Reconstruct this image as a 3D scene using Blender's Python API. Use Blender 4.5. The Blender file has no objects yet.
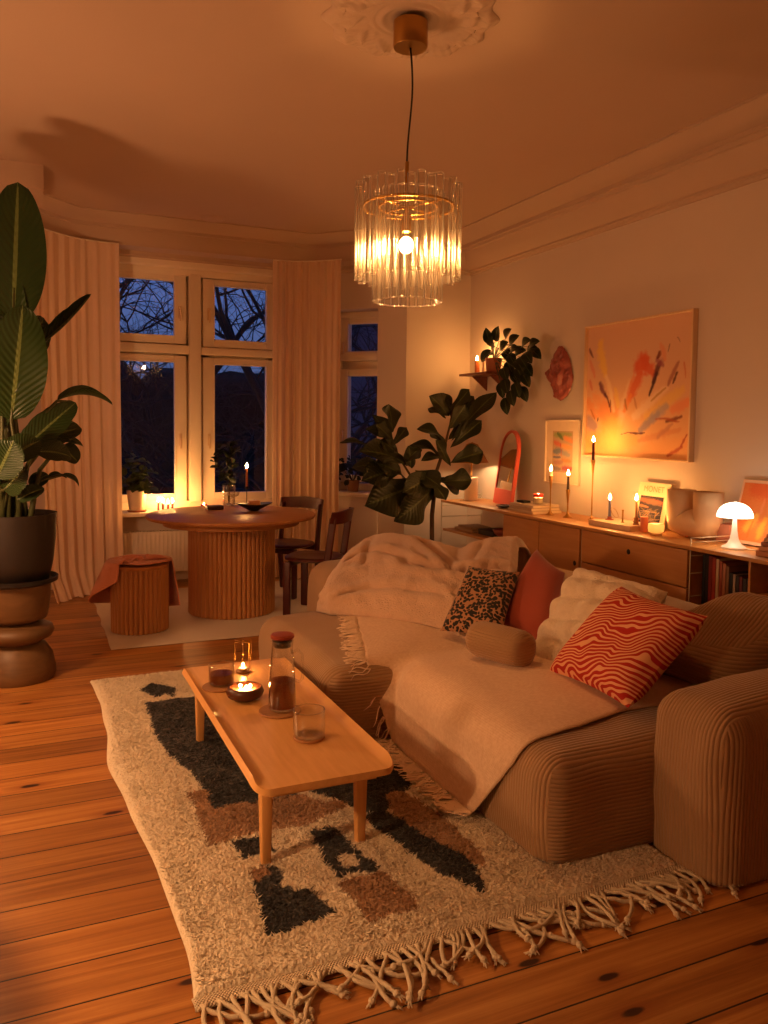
import bpy, bmesh, math, random
import numpy as np
from mathutils import Vector, Matrix, noise
from mathutils.bvhtree import BVHTree
from math import sin, cos, pi, radians, sqrt, floor, exp

random.seed(7)
SC = bpy.context.scene
COL = SC.collection

# ------------------------------------------------------------------ camera, world, exposure
F, HC, YAW, PITCH, ROLL, SHIFT = 802.0, 1.41, radians(23.9), radians(3.4), radians(0.65), 38.5
FW = Vector((sin(YAW) * cos(PITCH), cos(YAW) * cos(PITCH), -sin(PITCH)))
R0 = Vector((cos(YAW), -sin(YAW), 0)); U0 = R0.cross(FW)
RT = R0 * cos(ROLL) + U0 * sin(ROLL); UP = U0 * cos(ROLL) - R0 * sin(ROLL)
CAM = Vector((0, 0, HC))
cam = bpy.data.cameras.new('camera'); cam_o = bpy.data.objects.new('camera', cam); COL.objects.link(cam_o)
cam.sensor_fit = 'VERTICAL'; cam.sensor_height = 36; cam.lens = F / 1024 * 36
cam.shift_y = -SHIFT / 1024; cam.clip_start = 0.05
m = Matrix((RT, UP, -FW)).transposed().to_4x4(); m.translation = CAM
cam_o.matrix_world = m
SC.camera = cam_o

w = bpy.data.worlds.new('dusk_sky'); SC.world = w; w.use_nodes = True
nt = w.node_tree; bgn = nt.nodes['Background']
tc = nt.nodes.new('ShaderNodeTexCoord'); sx = nt.nodes.new('ShaderNodeSeparateXYZ'); cr = nt.nodes.new('ShaderNodeValToRGB')
nt.links.new(tc.outputs['Generated'], sx.inputs[0]); nt.links.new(sx.outputs[2], cr.inputs[0]); nt.links.new(cr.outputs[0], bgn.inputs[0])
cr.color_ramp.elements[0].position = 0.0; cr.color_ramp.elements[0].color = (0.040, 0.054, 0.112, 1)
cr.color_ramp.elements[1].position = 0.3; cr.color_ramp.elements[1].color = (0.036, 0.076, 0.235, 1)
bgn.inputs[1].default_value = 1.0

SC.view_settings.view_transform = 'Standard'; SC.view_settings.look = 'None'
SC.view_settings.gamma = 1; SC.view_settings.use_curve_mapping = False
SC.view_settings.exposure = 0.95
SC.cycles.use_denoising = True
SC.cycles.max_bounces = 10; SC.cycles.diffuse_bounces = 5; SC.cycles.glossy_bounces = 4
SC.cycles.transparent_max_bounces = 40; SC.cycles.sample_clamp_indirect = 4.0
SC.cycles.caustics_reflective = False; SC.cycles.caustics_refractive = False

# emitted radiance of everything that gives off light
WARM = (1.0, 0.46, 0.14)
L_BULB = 320.0       # chandelier filament bulb
L_FLAME = 330.0      # candle flames
L_GLOBE = 75.0       # paper globe floor lamp beside the big plant (left of the frame)
L_CONE = 230.0       # bulb under the cone shade in the corner
L_DOME = 3.2         # opal mushroom lamp
L_DOMEBULB = 50.0
L_READ = 400.0        # reading lamp behind the camera


def un(u, v, ax, val):
    r = FW + RT * ((u - 384) / F) + UP * ((512 - SHIFT - v) / F)
    t = (val - CAM[ax]) / r[ax]
    return CAM + r * t
def atX(u, v, x): return un(u, v, 0, x)
def atY(u, v, y): return un(u, v, 1, y)
def atZ(u, v, z=0.0): return un(u, v, 2, z)

# ------------------------------------------------------------------ materials
def lin(c):
    return tuple((x / 12.92 if x <= 0.04045 else ((x + 0.055) / 1.055) ** 2.4) for x in c)

class NT:
    def __init__(s, name):
        s.m = bpy.data.materials.new(name); s.m.use_nodes = True
        s.t = s.m.node_tree; s.b = s.t.nodes['Principled BSDF']; s.out = s.t.nodes['Material Output']
    def n(s, kind, **kw):
        x = s.t.nodes.new('ShaderNode' + kind)
        for k, v in kw.items():
            if k in ('operation', 'blend_type', 'data_type', 'feature', 'distance', 'wave_type', 'bands_direction', 'wave_profile', 'attribute_name', 'noise_dimensions', 'voronoi_dimensions', 'interpolation', 'normalize'):
                setattr(x, k, v)
            elif isinstance(k, str) and k.startswith('i') and k[1:].isdigit():
                s.set(x.inputs[int(k[1:])], v)
            else:
                s.set(x.inputs[k], v)
        return x
    def set(s, sock, v):
        if isinstance(v, bpy.types.NodeSocket): s.t.links.new(v, sock)
        else:
            try: sock.default_value = v
            except Exception: sock.default_value = (*v, 1)
    def math(s, op, a, b=0.0, c=0.0):
        x = s.n('Math', operation=op); s.set(x.inputs[0], a); s.set(x.inputs[1], b); s.set(x.inputs[2], c); return x.outputs[0]
    def mix(s, f, a, b, bt='MIX'):
        x = s.n('MixRGB', blend_type=bt); s.set(x.inputs[0], f); s.set(x.inputs[1], a if not isinstance(a, tuple) else (*a[:3], 1)); s.set(x.inputs[2], b if not isinstance(b, tuple) else (*b[:3], 1)); return x.outputs[0]
    def ramp(s, f, *stops):
        x = s.n('ValToRGB'); s.set(x.inputs[0], f); e = x.color_ramp.elements
        while len(e) < len(stops): e.new(0.5)
        for k, (p, c) in enumerate(stops):
            e[k].position = p; e[k].color = (c, c, c, 1) if isinstance(c, (int, float)) else (*c[:3], 1)
        return x.outputs[0]
    def coord(s, which='Object'):
        return s.n('TexCoord').outputs[which]
    def mapped(s, scale=(1, 1, 1), rot=(0, 0, 0), which='Object'):
        x = s.n('Mapping'); s.set(x.inputs[0], s.coord(which)); x.inputs['Scale'].default_value = scale; x.inputs['Rotation'].default_value = rot
        return x.outputs[0]
    def noise(s, vec, scale, detail=3, rough=0.5, dist=0.0):
        x = s.n('TexNoise'); s.set(x.inputs['Vector'], vec); x.inputs['Scale'].default_value = scale; x.inputs['Detail'].default_value = detail
        x.inputs['Roughness'].default_value = rough; x.inputs['Distortion'].default_value = dist
        return x.outputs[0]
    def bump(s, h, strength=0.3, dist=0.01):
        x = s.n('Bump'); s.set(x.inputs['Height'], h); x.inputs['Strength'].default_value = strength; x.inputs['Distance'].default_value = dist
        s.t.links.new(x.outputs[0], s.b.inputs['Normal'])
    def base(s, c): s.set(s.b.inputs['Base Color'], c if not isinstance(c, tuple) else (*c[:3], 1))
    def rough(s, v): s.set(s.b.inputs['Roughness'], v)

MATS = {}
def plain(name, rgb, rough=0.6, metal=0.0, var=0.06, vs=18.0, bump=0.0, bs=60.0, sheen=0.0, coat=0.0):
    """procedural plain material: base colour broken up by noise, optional fine bump"""
    if name in MATS: return MATS[name]
    t = NT(name); c = lin(rgb)
    f = t.noise(t.coord(), vs, 3)
    t.base(t.mix(f, tuple(x * (1 - var) for x in c), tuple(min(1, x * (1 + var)) for x in c)))
    t.rough(rough); t.b.inputs['Metallic'].default_value = metal
    if bump: t.bump(t.noise(t.coord(), bs, 3), bump, 0.01)
    if sheen: t.b.inputs['Sheen Weight'].default_value = sheen; t.b.inputs['Sheen Roughness'].default_value = 0.5
    if coat: t.b.inputs['Coat Weight'].default_value = coat
    MATS[name] = t.m; return t.m

def wood(name, c1, c2, axis='X', scale=1.0, rough=0.45, bump=0.05):
    if name in MATS: return MATS[name]
    t = NT(name); k = {'X': (1.2, 14, 14), 'Y': (14, 1.2, 14), 'Z': (14, 14, 1.2)}[axis]
    v = t.mapped(tuple(x * scale for x in k))
    a = t.noise(v, 2.2, 5, 0.6, 0.6)
    fine = t.noise(t.mapped(tuple(x * scale * 4 for x in k)), 4, 2)
    t.base(t.mix(t.ramp(a, (0.3, 0.0), (0.7, 1.0)), lin(c1), lin(c2)))
    t.rough(rough); t.bump(fine, bump, 0.004)
    MATS[name] = t.m; return t.m

def emit(name, rgb, strength):
    if name in MATS: return MATS[name]
    m = bpy.data.materials.new(name); m.use_nodes = True; t = m.node_tree
    for x in list(t.nodes): t.nodes.remove(x)
    o = t.nodes.new('ShaderNodeOutputMaterial'); e = t.nodes.new('ShaderNodeEmission')
    e.inputs[0].default_value = (*rgb, 1); e.inputs[1].default_value = strength
    t.links.new(e.outputs[0], o.inputs[0]); MATS[name] = m; return m

def thin_glass(name, tint=(1, 1, 1), r0=0.05, power=4.0, rough=0.0, maxr=0.85):
    """a single thin sheet of glass: transparent, with a Fresnel-like reflection"""
    if name in MATS: return MATS[name]
    m = bpy.data.materials.new(name); m.use_nodes = True; t = m.node_tree
    for x in list(t.nodes): t.nodes.remove(x)
    o = t.nodes.new('ShaderNodeOutputMaterial'); tr = t.nodes.new('ShaderNodeBsdfTransparent'); gl = t.nodes.new('ShaderNodeBsdfGlossy')
    tr.inputs[0].default_value = (*tint, 1); gl.inputs['Roughness'].default_value = rough
    lw = t.nodes.new('ShaderNodeLayerWeight'); lw.inputs[0].default_value = 0.5
    p = t.nodes.new('ShaderNodeMath'); p.operation = 'POWER'; p.inputs[1].default_value = power; t.links.new(lw.outputs['Facing'], p.inputs[0])
    q = t.nodes.new('ShaderNodeMath'); q.operation = 'MULTIPLY_ADD'; q.inputs[1].default_value = maxr - r0; q.inputs[2].default_value = r0
    t.links.new(p.outputs[0], q.inputs[0])
    mx = t.nodes.new('ShaderNodeMixShader'); t.links.new(q.outputs[0], mx.inputs[0]); t.links.new(tr.outputs[0], mx.inputs[1]); t.links.new(gl.outputs[0], mx.inputs[2])
    t.links.new(mx.outputs[0], o.inputs[0]); MATS[name] = m; return m

def attr_mat(name, rough=0.6, sheen=0.0, bump=0.0, bs=80.0, var=0.12):
    """colour from the mesh's own painted pattern (rug patches, pictures)"""
    t = NT(name); a = t.n('Attribute', attribute_name='pattern')
    f = t.noise(t.coord(), bs, 3)
    t.base(t.mix(var, a.outputs['Color'], f, 'OVERLAY')); t.rough(rough)
    if bump: t.bump(f, bump, 0.01)
    if sheen: t.b.inputs['Sheen Weight'].default_value = sheen
    return t.m

def leaf_mat(name, c1, c2, rough=0.42, ribs=0.25, vein_mix=0.18):
    if name in MATS: return MATS[name]
    t = NT(name); uv = t.coord('UV'); s = t.n('SeparateXYZ', i0=uv)
    mid = t.math('ABSOLUTE', t.math('SUBTRACT', s.outputs[0], 0.5))
    vein = t.math('LESS_THAN', mid, 0.035)
    lat = t.math('SINE', t.math('MULTIPLY', t.math('SUBTRACT', s.outputs[1], t.math('MULTIPLY', mid, 0.5)), 95.0))
    f = t.noise(t.coord(), 6, 3)
    c = t.mix(f, lin(c1), lin(c2))
    t.base(t.mix(t.math('MULTIPLY', vein, vein_mix), c, lin((0.55, 0.6, 0.35))))
    t.rough(rough); t.bump(lat, ribs, 0.004)
    t.b.inputs['Specular IOR Level'].default_value = 0.35
    MATS[name] = t.m; return t.m

# ---- the room's surfaces
def make_floor_mat():
    t = NT('pine_floorboards'); s = t.n('SeparateXYZ', i0=t.coord('Object'))
    x, y = s.outputs[0], s.outputs[1]
    yw = t.math('DIVIDE', y, 0.158)
    idx = t.math('FLOOR', yw); fr = t.math('FRACT', yw)
    wn = t.n('TexWhiteNoise'); wn.noise_dimensions = '1D'; t.set(wn.inputs['W'], idx)
    off = t.math('MULTIPLY', wn.outputs[0], 37.0)
    cv = t.n('CombineXYZ', i0=t.math('ADD', t.math('MULTIPLY', x, 0.55), off), i1=t.math('MULTIPLY', y, 16.0), i2=off)
    grain = t.noise(cv.outputs[0], 1.6, 6, 0.62, 0.9)
    fine = t.noise(t.n('CombineXYZ', i0=t.math('ADD', t.math('MULTIPLY', x, 2.0), off), i1=t.math('MULTIPLY', y, 120.0), i2=0.0).outputs[0], 2.0, 3)
    c = t.ramp(grain, (0.28, lin((0.54, 0.32, 0.13))), (0.5, lin((0.72, 0.475, 0.22))), (0.72, lin((0.83, 0.60, 0.32))))
    c = t.mix(t.math('MULTIPLY', fine, 0.35), c, lin((0.45, 0.24, 0.09)))
    tone = t.ramp(wn.outputs[0], (0.0, 0.66), (1.0, 1.12))
    c = t.mix(1.0, c, tone, 'MULTIPLY')
    vo = t.n('TexVoronoi', voronoi_dimensions='2D'); t.set(vo.inputs['Vector'], t.n('CombineXYZ', i0=t.math('ADD', t.math('MULTIPLY', x, 1.5), off), i1=t.math('MULTIPLY', y, 4.2), i2=0.0).outputs[0]); vo.inputs['Scale'].default_value = 1.5
    wob = t.math('MULTIPLY', t.noise(t.coord('Object'), 30, 2), 0.035)
    keep = t.math('GREATER_THAN', t.n('SeparateXYZ', i0=vo.outputs['Color']).outputs[0], .62)
    knot = t.math('MULTIPLY', t.ramp(t.math('ADD', vo.outputs['Distance'], wob), (0.075, 1.0), (0.105, 0.0)), keep)
    ring = t.math('MULTIPLY', t.ramp(t.math('ADD', vo.outputs['Distance'], wob), (0.09, 0.6), (0.26, 0.0)), keep)
    c = t.mix(ring, c, lin((0.50, 0.25, 0.09))); c = t.mix(knot, c, lin((0.20, 0.08, 0.03)))
    gap = t.math('LESS_THAN', t.math('MINIMUM', fr, t.math('SUBTRACT', 1.0, fr)), 0.016)
    c = t.mix(gap, c, lin((0.12, 0.05, 0.02)))
    t.base(c); t.rough(t.ramp(fine, (0.2, 0.36), (0.8, 0.52)))
    h = t.math('SUBTRACT', t.math('MULTIPLY', fine, 0.12), gap)
    t.bump(h, 0.35, 0.004); t.b.inputs['Coat Weight'].default_value = 0.12; t.b.inputs['Coat Roughness'].default_value = 0.35
    return t.m
M_FLOOR = make_floor_mat()
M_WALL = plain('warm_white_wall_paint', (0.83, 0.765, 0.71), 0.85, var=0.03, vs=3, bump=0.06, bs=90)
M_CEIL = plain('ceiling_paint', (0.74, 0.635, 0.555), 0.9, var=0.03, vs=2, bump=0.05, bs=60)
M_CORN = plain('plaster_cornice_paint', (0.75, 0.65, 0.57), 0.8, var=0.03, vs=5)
M_WOODW = plain('window_gloss_paint', (0.92, 0.86, 0.78), 0.45, var=0.03)
M_RAD = plain('radiator_enamel', (0.85, 0.80, 0.74), 0.4)

# ------------------------------------------------------------------ mesh building
def obj(name, verts, faces, mat, parent=None, smooth=True, uv=None, world=True, pattern=None, sharp=None, vcol=None):
    me = bpy.data.meshes.new(name)
    V = np.array([tuple(v) for v in verts], float)
    o = bpy.data.objects.new(name, me); COL.objects.link(o)
    if parent is None:
        lo, hi = V.min(0), V.max(0); org = np.array(((lo[0] + hi[0]) / 2, (lo[1] + hi[1]) / 2, lo[2]))
        V = V - org; o.location = org
    else:
        o.parent = parent
        if world:
            p, off = parent, Vector((0, 0, 0))
            while p is not None: off += p.location; p = p.parent
            V = V - np.array(off)
    me.from_pydata([tuple(v) for v in V], [], faces)
    me.validate(clean_customdata=False); me.update()
    if uv is not None:
        l = me.uv_layers.new(name='UVMap')
        for lp in me.loops: l.data[lp.index].uv = uv[lp.vertex_index]
    if vcol is not None:
        a = me.color_attributes.new('pattern', 'FLOAT_COLOR', 'POINT')
        for k, c in enumerate(vcol): a.data[k].color = (*c[:3], 1)
    me.materials.append(mat)
    if smooth:
        me.polygons.foreach_set('use_smooth', [True] * len(me.polygons))
        if sharp is not None:
            try: me.set_sharp_from_angle(angle=radians(sharp))
            except Exception: pass
    return o

class MB:
    def __init__(s): s.v, s.f, s.uv = [], [], []
    def add(s, vs, fs, uv=None):
        b = len(s.v); s.v += [Vector(x) for x in vs]; s.f += [tuple(i + b for i in f) for f in fs]
        s.uv += uv if uv else [(0.5, 0.5)] * len(vs); return s
    def box(s, lo, hi, rz=0.0, about=None):
        x0, y0, z0 = lo; x1, y1, z1 = hi
        vs = [(x0, y0, z0), (x1, y0, z0), (x1, y1, z0), (x0, y1, z0), (x0, y0, z1), (x1, y0, z1), (x1, y1, z1), (x0, y1, z1)]
        if rz:
            c = Vector(about if about else ((x0 + x1) / 2, (y0 + y1) / 2, 0)); R = Matrix.Rotation(rz, 3, 'Z')
            vs = [R @ (Vector(q) - c) + c for q in vs]
        return s.add(vs, [(3, 2, 1, 0), (4, 5, 6, 7), (0, 1, 5, 4), (1, 2, 6, 5), (2, 3, 7, 6), (3, 0, 4, 7)])
    def bbox(s, lo, hi, b=0.004, seg=2, M=None):
        """box with rounded edges"""
        v, f = rounded_box(lo, hi, b, None, seg)
        if M is not None: v = [M @ Vector(q) for q in v]
        return s.add(v, f)
    def lathe(s, prof, c=(0, 0, 0), seg=32, close=False, M=None, a0=0.0, a1=2 * pi):
        full = abs(a1 - a0 - 2 * pi) < 1e-6; n = seg if full else seg + 1
        vs, fs, uv = [], [], []
        for r, z in prof:
            for k in range(n):
                a = a0 + (a1 - a0) * k / seg
                q = Vector((r * cos(a), r * sin(a), z))
                if M is not None: q = M @ q
                vs.append(q + Vector(c)); uv.append((k / seg, z))
        P = len(prof)
        for i in range(P - 1 if not close else P):
            for k in range(seg):
                k2 = (k + 1) % n; j = (i + 1) % P
                fs.append((i * n + k, i * n + k2, j * n + k2, j * n + k))
        if not close:
            if prof[0][0] > 1e-6 and full and prof[0][1] == 'cap': pass
        return s.add(vs, fs, uv)
    def disc(s, r, c, seg=32, up=True, rx=None):
        vs = [Vector(c) + Vector((r * cos(2 * pi * k / seg), (rx or r) * sin(2 * pi * k / seg), 0)) for k in range(seg)]
        return s.add(vs, [tuple(range(seg)) if up else tuple(reversed(range(seg)))])
    def tube(s, pts, rad, seg=8, cap=True):
        pts = [Vector(p) for p in pts]; n = len(pts); rad = rad if isinstance(rad, (list, tuple)) else [rad] * n
        t0 = (pts[1] - pts[0]).normalized(); ref = Vector((0, 0, 1)) if abs(t0.z) < 0.9 else Vector((1, 0, 0))
        u = t0.cross(ref).normalized(); vs, fs = [], []
        for i in range(n):
            t = (pts[min(i + 1, n - 1)] - pts[max(i - 1, 0)])
            t = t.normalized() if t.length > 1e-9 else t0
            u = (u - t * u.dot(t)); u = u.normalized() if u.length > 1e-6 else t.orthogonal().normalized()
            w_ = t.cross(u)
            for k in range(seg):
                a = 2 * pi * k / seg; vs.append(pts[i] + (u * cos(a) + w_ * sin(a)) * rad[i])
        for i in range(n - 1):
            for k in range(seg):
                k2 = (k + 1) % seg; fs.append((i * seg + k, i * seg + k2, (i + 1) * seg + k2, (i + 1) * seg + k))
        if cap: fs += [tuple(reversed(range(seg))), tuple(range((n - 1) * seg, n * seg))]
        return s.add(vs, fs)
    def grid(s, nu, nv, fn, uvs=True):
        vs, uv, fs = [], [], []
        for j in range(nv + 1):
            for i in range(nu + 1):
                a, b = i / nu, j / nv; vs.append(fn(a, b)); uv.append((a, b))
        for j in range(nv):
            for i in range(nu):
                k = j * (nu + 1) + i; fs.append((k, k + 1, k + nu + 2, k + nu + 1))
        return s.add(vs, fs, uv)
    def prism(s, poly, z0, z1):
        n = len(poly); vs = [(x, y, z0) for x, y in poly] + [(x, y, z1) for x, y in poly]
        fs = [tuple(reversed(range(n))), tuple(range(n, 2 * n))] + [(k, (k + 1) % n, n + (k + 1) % n, n + k) for k in range(n)]
        return s.add(vs, fs)
    def sphere(s, c, r, seg=12, ring=8, sc=(1, 1, 1)):
        def fn(a, b):
            th = 2 * pi * a; ph = pi * (b - 0.5)
            return Vector(c) + Vector((r * sc[0] * cos(ph) * cos(th), r * sc[1] * cos(ph) * sin(th), r * sc[2] * sin(ph)))
        return s.grid(seg, ring, fn)
    def weld(s, d=1e-5):
        bm = bmesh.new()
        for q in s.v: bm.verts.new(q)
        bm.verts.ensure_lookup_table()
        for f in s.f:
            try: bm.faces.new([bm.verts[i] for i in f])
            except ValueError: pass
        bmesh.ops.remove_doubles(bm, verts=bm.verts, dist=d)
        bmesh.ops.recalc_face_normals(bm, faces=bm.faces)
        bm.verts.index_update(); s.v = [q.co.copy() for q in bm.verts]; s.f = [tuple(q.index for q in f.verts) for f in bm.faces]; s.uv = [(0.5, 0.5)] * len(s.v)
        bm.free(); return s
    def solidify(s, th):
        """second skin at distance th and closed border, for a grid-like open mesh"""
        bm = bmesh.new(); vv = [bm.verts.new(q) for q in s.v]
        for f in s.f:
            try: bm.faces.new([vv[i] for i in f])
            except ValueError: pass
        bm.normal_update(); nrm = [q.normal.copy() for q in bm.verts]
        ed = [(e.verts[0].index, e.verts[1].index) for e in bm.edges if e.is_boundary] if not bm.verts.index_update() else []
        bm.free(); n = len(s.v)
        # orient border quads by owning face
        dirs = set()
        for f in s.f:
            for i in range(len(f)): dirs.add((f[i], f[(i + 1) % len(f)]))
        back = [q - nn * th for q, nn in zip(s.v, nrm)]
        s.v = s.v + back; s.uv = s.uv + s.uv
        fs = list(s.f) + [tuple(i + n for i in reversed(f)) for f in s.f]
        for a, b in ed:
            if (a, b) not in dirs: a, b = b, a
            fs.append((b, a, a + n, b + n))
        s.f = fs; return s
    def build(s, name, mat, parent=None, **kw):
        if any(u != (0.5, 0.5) for u in s.uv) and 'uv' not in kw: kw['uv'] = s.uv
        return obj(name, s.v, s.f, mat, parent, **kw)

def rounded_box(lo, hi, r, fn=None, seg=3, n=None, flat=False):
    lo, hi = Vector(lo), Vector(hi); c = (lo + hi) / 2; h = (hi - lo) / 2; r = min(r, min(h) * 0.999)
    def axis(hh, k):
        if k is None: pts = [-hh + r * (1 - cos(pi / 2 * i / seg)) for i in range(seg + 1)]; pts = pts + [-q for q in reversed(pts)]
        else:
            edge = [-hh + r * i / seg for i in range(seg)]
            mid = [-(hh - r) + 2 * (hh - r) * i / k for i in range(k + 1)]
            pts = edge + mid + [-q for q in reversed(edge)]
        return pts
    b = MB()
    for ax in range(3):
        for sg in (-1, 1):
            a1, a2 = (ax + 1) % 3, (ax + 2) % 3
            P, Q = axis(h[a1], n[a1] if n else None), axis(h[a2], n[a2] if n else None)
            vs = []
            for p in P:
                for q in Q:
                    v = [0, 0, 0]; v[ax] = sg * h[ax]; v[a1] = p; v[a2] = q; v = Vector(v)
                    core = Vector([max(-h[i] if (i == 2 and flat) else -(h[i] - r), min(h[i] - r, v[i])) for i in range(3)])
                    d = v - core
                    v = core + (d.normalized() * r if d.length > 1e-9 else d)
                    vs.append(v + c)
            fs = []; m_ = len(Q)
            for i in range(len(P) - 1):
                for j in range(m_ - 1):
                    k = i * m_ + j; f = (k, k + m_, k + m_ + 1, k + 1); fs.append(f if sg > 0 else tuple(reversed(f)))
            b.add(vs, fs)
    b.weld(1e-5)
    if fn: b.v = [fn(q, c, h) for q in b.v]
    return b.v, b.f

def tag(o, label, cat, group=None, kind=None):
    o['label'] = label; o['category'] = cat
    if group: o['group'] = group
    if kind: o['kind'] = kind
    return o
def thing(name, loc, label, cat, group=None, rz=0.0):
    o = bpy.data.objects.new(name, None); COL.objects.link(o); o.location = loc; o.rotation_euler = (0, 0, rz); o.empty_display_size = 0.05
    return tag(o, label, cat, group)
def struct(o):
    o['kind'] = 'structure'; return o
def copy_tree(o, parent=None):
    c = o.copy(); COL.objects.link(c)
    if parent is not None: c.parent = parent
    for ch in [x for x in bpy.data.objects if x.parent == o]: copy_tree(ch, c)
    return c
def nz(p, s=1.0): return noise.noise(Vector(p) * s)

# ------------------------------------------------------------------ the room
W, YB, YBAY, CZ = 3.85, 6.70, 7.35, 3.13
XL, YR = -1.9, -1.6
BX0, BX1 = -0.41, 3.18            # where the bay begins on the back wall
BI0, BI1 = 0.24, 2.53             # inner corners of the bay
struct(MB().box((XL - .2, YR - .2, -0.12), (W + .2, YBAY + .35, 0)).build('floor', M_FLOOR, smooth=False))
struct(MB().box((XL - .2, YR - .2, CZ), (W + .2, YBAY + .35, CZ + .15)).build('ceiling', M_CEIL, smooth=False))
struct(MB().box((W, YR, 0), (W + .2, YB + .2, CZ)).build('wall_right', M_WALL, smooth=False))
struct(MB().box((XL - .2, YR, 0), (XL, YB, CZ)).build('wall_left', M_WALL, smooth=False))
struct(MB().box((XL, YR - .2, 0), (W, YR, CZ)).build('wall_rear', M_WALL, smooth=False))
S2 = sqrt(.5)
# the wall blocks either side of the bay, their splayed inner faces belong to the bay walls
struct(MB().prism([(BX1 + .002, YB), (W, YB), (W, YB + .3), (BX1 + .35, YB + .3)], 0, CZ).build('wall_back_right', M_WALL, smooth=False))
struct(MB().prism([(XL, YB), (BX0 - .002, YB), (BX0 - .35, YB + .3), (XL, YB + .3)], 0, CZ).build('wall_back_left', M_WALL, smooth=False))
WX0, WX1, WZ0, WZ1 = 0.52, 2.24, 0.62, 2.80   # the big window's opening
mb = MB()
mb.box((BI0 - .1, YBAY, 0), (WX0, YBAY + .3, CZ)); mb.box((WX1, YBAY, 0), (BI1 + .1, YBAY + .3, CZ))
mb.box((WX0, YBAY, 0), (WX1, YBAY + .3, WZ0)); mb.box((WX0, YBAY, WZ1), (WX1, YBAY + .3, CZ))
struct(mb.build('wall_bay', M_WALL, smooth=False))
# splayed right bay wall with the narrow window opening; local axes: s along the wall from the near corner, n outwards
NS = Vector((-S2, S2, 0)); NN = Vector((S2, S2, 0)); NO = Vector((BX1, YB, 0)); NLEN = .92
def sp(s, n, z): return NO + NS * s + NN * n + Vector((0, 0, z))
def sbox(mb, s0, s1, n0, n1, z0, z1):
    vs = [sp(s, n, z) for z in (z0, z1) for s, n in ((s0, n0), (s1, n0), (s1, n1), (s0, n1))]
    return mb.add(vs, [(0, 1, 2, 3), (7, 6, 5, 4), (4, 5, 1, 0), (5, 6, 2, 1), (6, 7, 3, 2), (7, 4, 0, 3)])
O0, O1, OZ0, OZ1 = .285, .80, .78, 2.50
mb = MB(); sbox(mb, 0, O0, 0, .4, 0, CZ); sbox(mb, O1, NLEN + .12, 0, .4, 0, CZ); sbox(mb, O0, O1, 0, .4, 0, OZ0); sbox(mb, O0, O1, 0, .4, OZ1, CZ)
struct(mb.build('wall_bay_right', M_WALL, smooth=False))
PL = [(BX0, YB), (BI0, YBAY), (BI0 - .28, YBAY + .28), (BX0 - .28, YB + .28)]
struct(MB().prism(PL, 0, CZ).build('wall_bay_left', M_WALL, smooth=False))

# cornice: one profile swept along the wall line (projection, drop below the ceiling)
PROF = [(.40, 0), (.40, .012), (.385, .014), (.375, .022), (.30, .05), (.235, .075), (.225, .078), (.225, .105), (.205, .108), (.20, .128), (.178, .132), (.17, .14),
        (.145, .185), (.10, .23), (.06, .255), (.055, .257), (.055, .272), (.03, .276), (.022, .292), (.0, .294)]
PROFB = [(.40, 0), (.40, .012), (.385, .014), (.375, .022), (.33, .05), (.285, .075), (.275, .078), (.275, .105), (.262, .108), (.258, .15), (.25, .2), (.245, .212), (.245, .235),
         (.20, .236), (.06, .236), (.055, .257), (.055, .272), (.03, .276), (.022, .292), (.0, .294)]
def sweep(path, prof):
    """path: wall line points; the room lies to the left of the direction of travel"""
    pts = [Vector((x, y, 0)) for x, y in path]; mb = MB(); n = len(pts); L = len(prof); vs, fs = [], []
    for i, p in enumerate(pts):
        d0 = (pts[i] - pts[i - 1]).normalized() if i else (pts[1] - pts[0]).normalized()
        d1 = (pts[i + 1] - pts[i]).normalized() if i < n - 1 else d0
        n0, n1 = Vector((-d0.y, d0.x, 0)), Vector((-d1.y, d1.x, 0)); b = (n0 + n1).normalized(); b = b / max(.3, b.dot(n0))
        for pr_, dz in prof: q = p + b * pr_; vs.append((q.x, q.y, CZ - dz))
    for i in range(n - 1):
        for k in range(L - 1): fs.append((i * L + k, i * L + k + 1, (i + 1) * L + k + 1, (i + 1) * L + k))
    return mb.add(vs, fs)
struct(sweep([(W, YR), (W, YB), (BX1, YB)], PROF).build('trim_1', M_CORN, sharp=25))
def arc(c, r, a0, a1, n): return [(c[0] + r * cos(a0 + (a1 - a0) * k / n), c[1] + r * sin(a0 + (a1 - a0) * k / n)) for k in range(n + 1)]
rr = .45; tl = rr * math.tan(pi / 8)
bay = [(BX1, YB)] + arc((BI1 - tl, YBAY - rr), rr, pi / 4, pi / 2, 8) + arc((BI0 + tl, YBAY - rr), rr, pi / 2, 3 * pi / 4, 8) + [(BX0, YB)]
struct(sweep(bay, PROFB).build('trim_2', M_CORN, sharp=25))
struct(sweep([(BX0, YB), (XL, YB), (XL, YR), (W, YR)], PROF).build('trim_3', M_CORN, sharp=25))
# boxed beam end on the ceiling at the left of the bay
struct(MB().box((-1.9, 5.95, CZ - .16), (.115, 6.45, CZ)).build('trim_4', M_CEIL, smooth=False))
# baseboards
def board(path): return sweep(path, [(0, CZ - .14), (.012, CZ - .14), (.02, CZ - .125), (.02, CZ - .0), (0, CZ)])
struct(board([(W, YR), (W, YB), (BX1, YB), (BI1, YBAY), (BI0, YBAY), (BX0, YB), (XL, YB)]).build('baseboard_right', M_WOODW, sharp=30))

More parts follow.
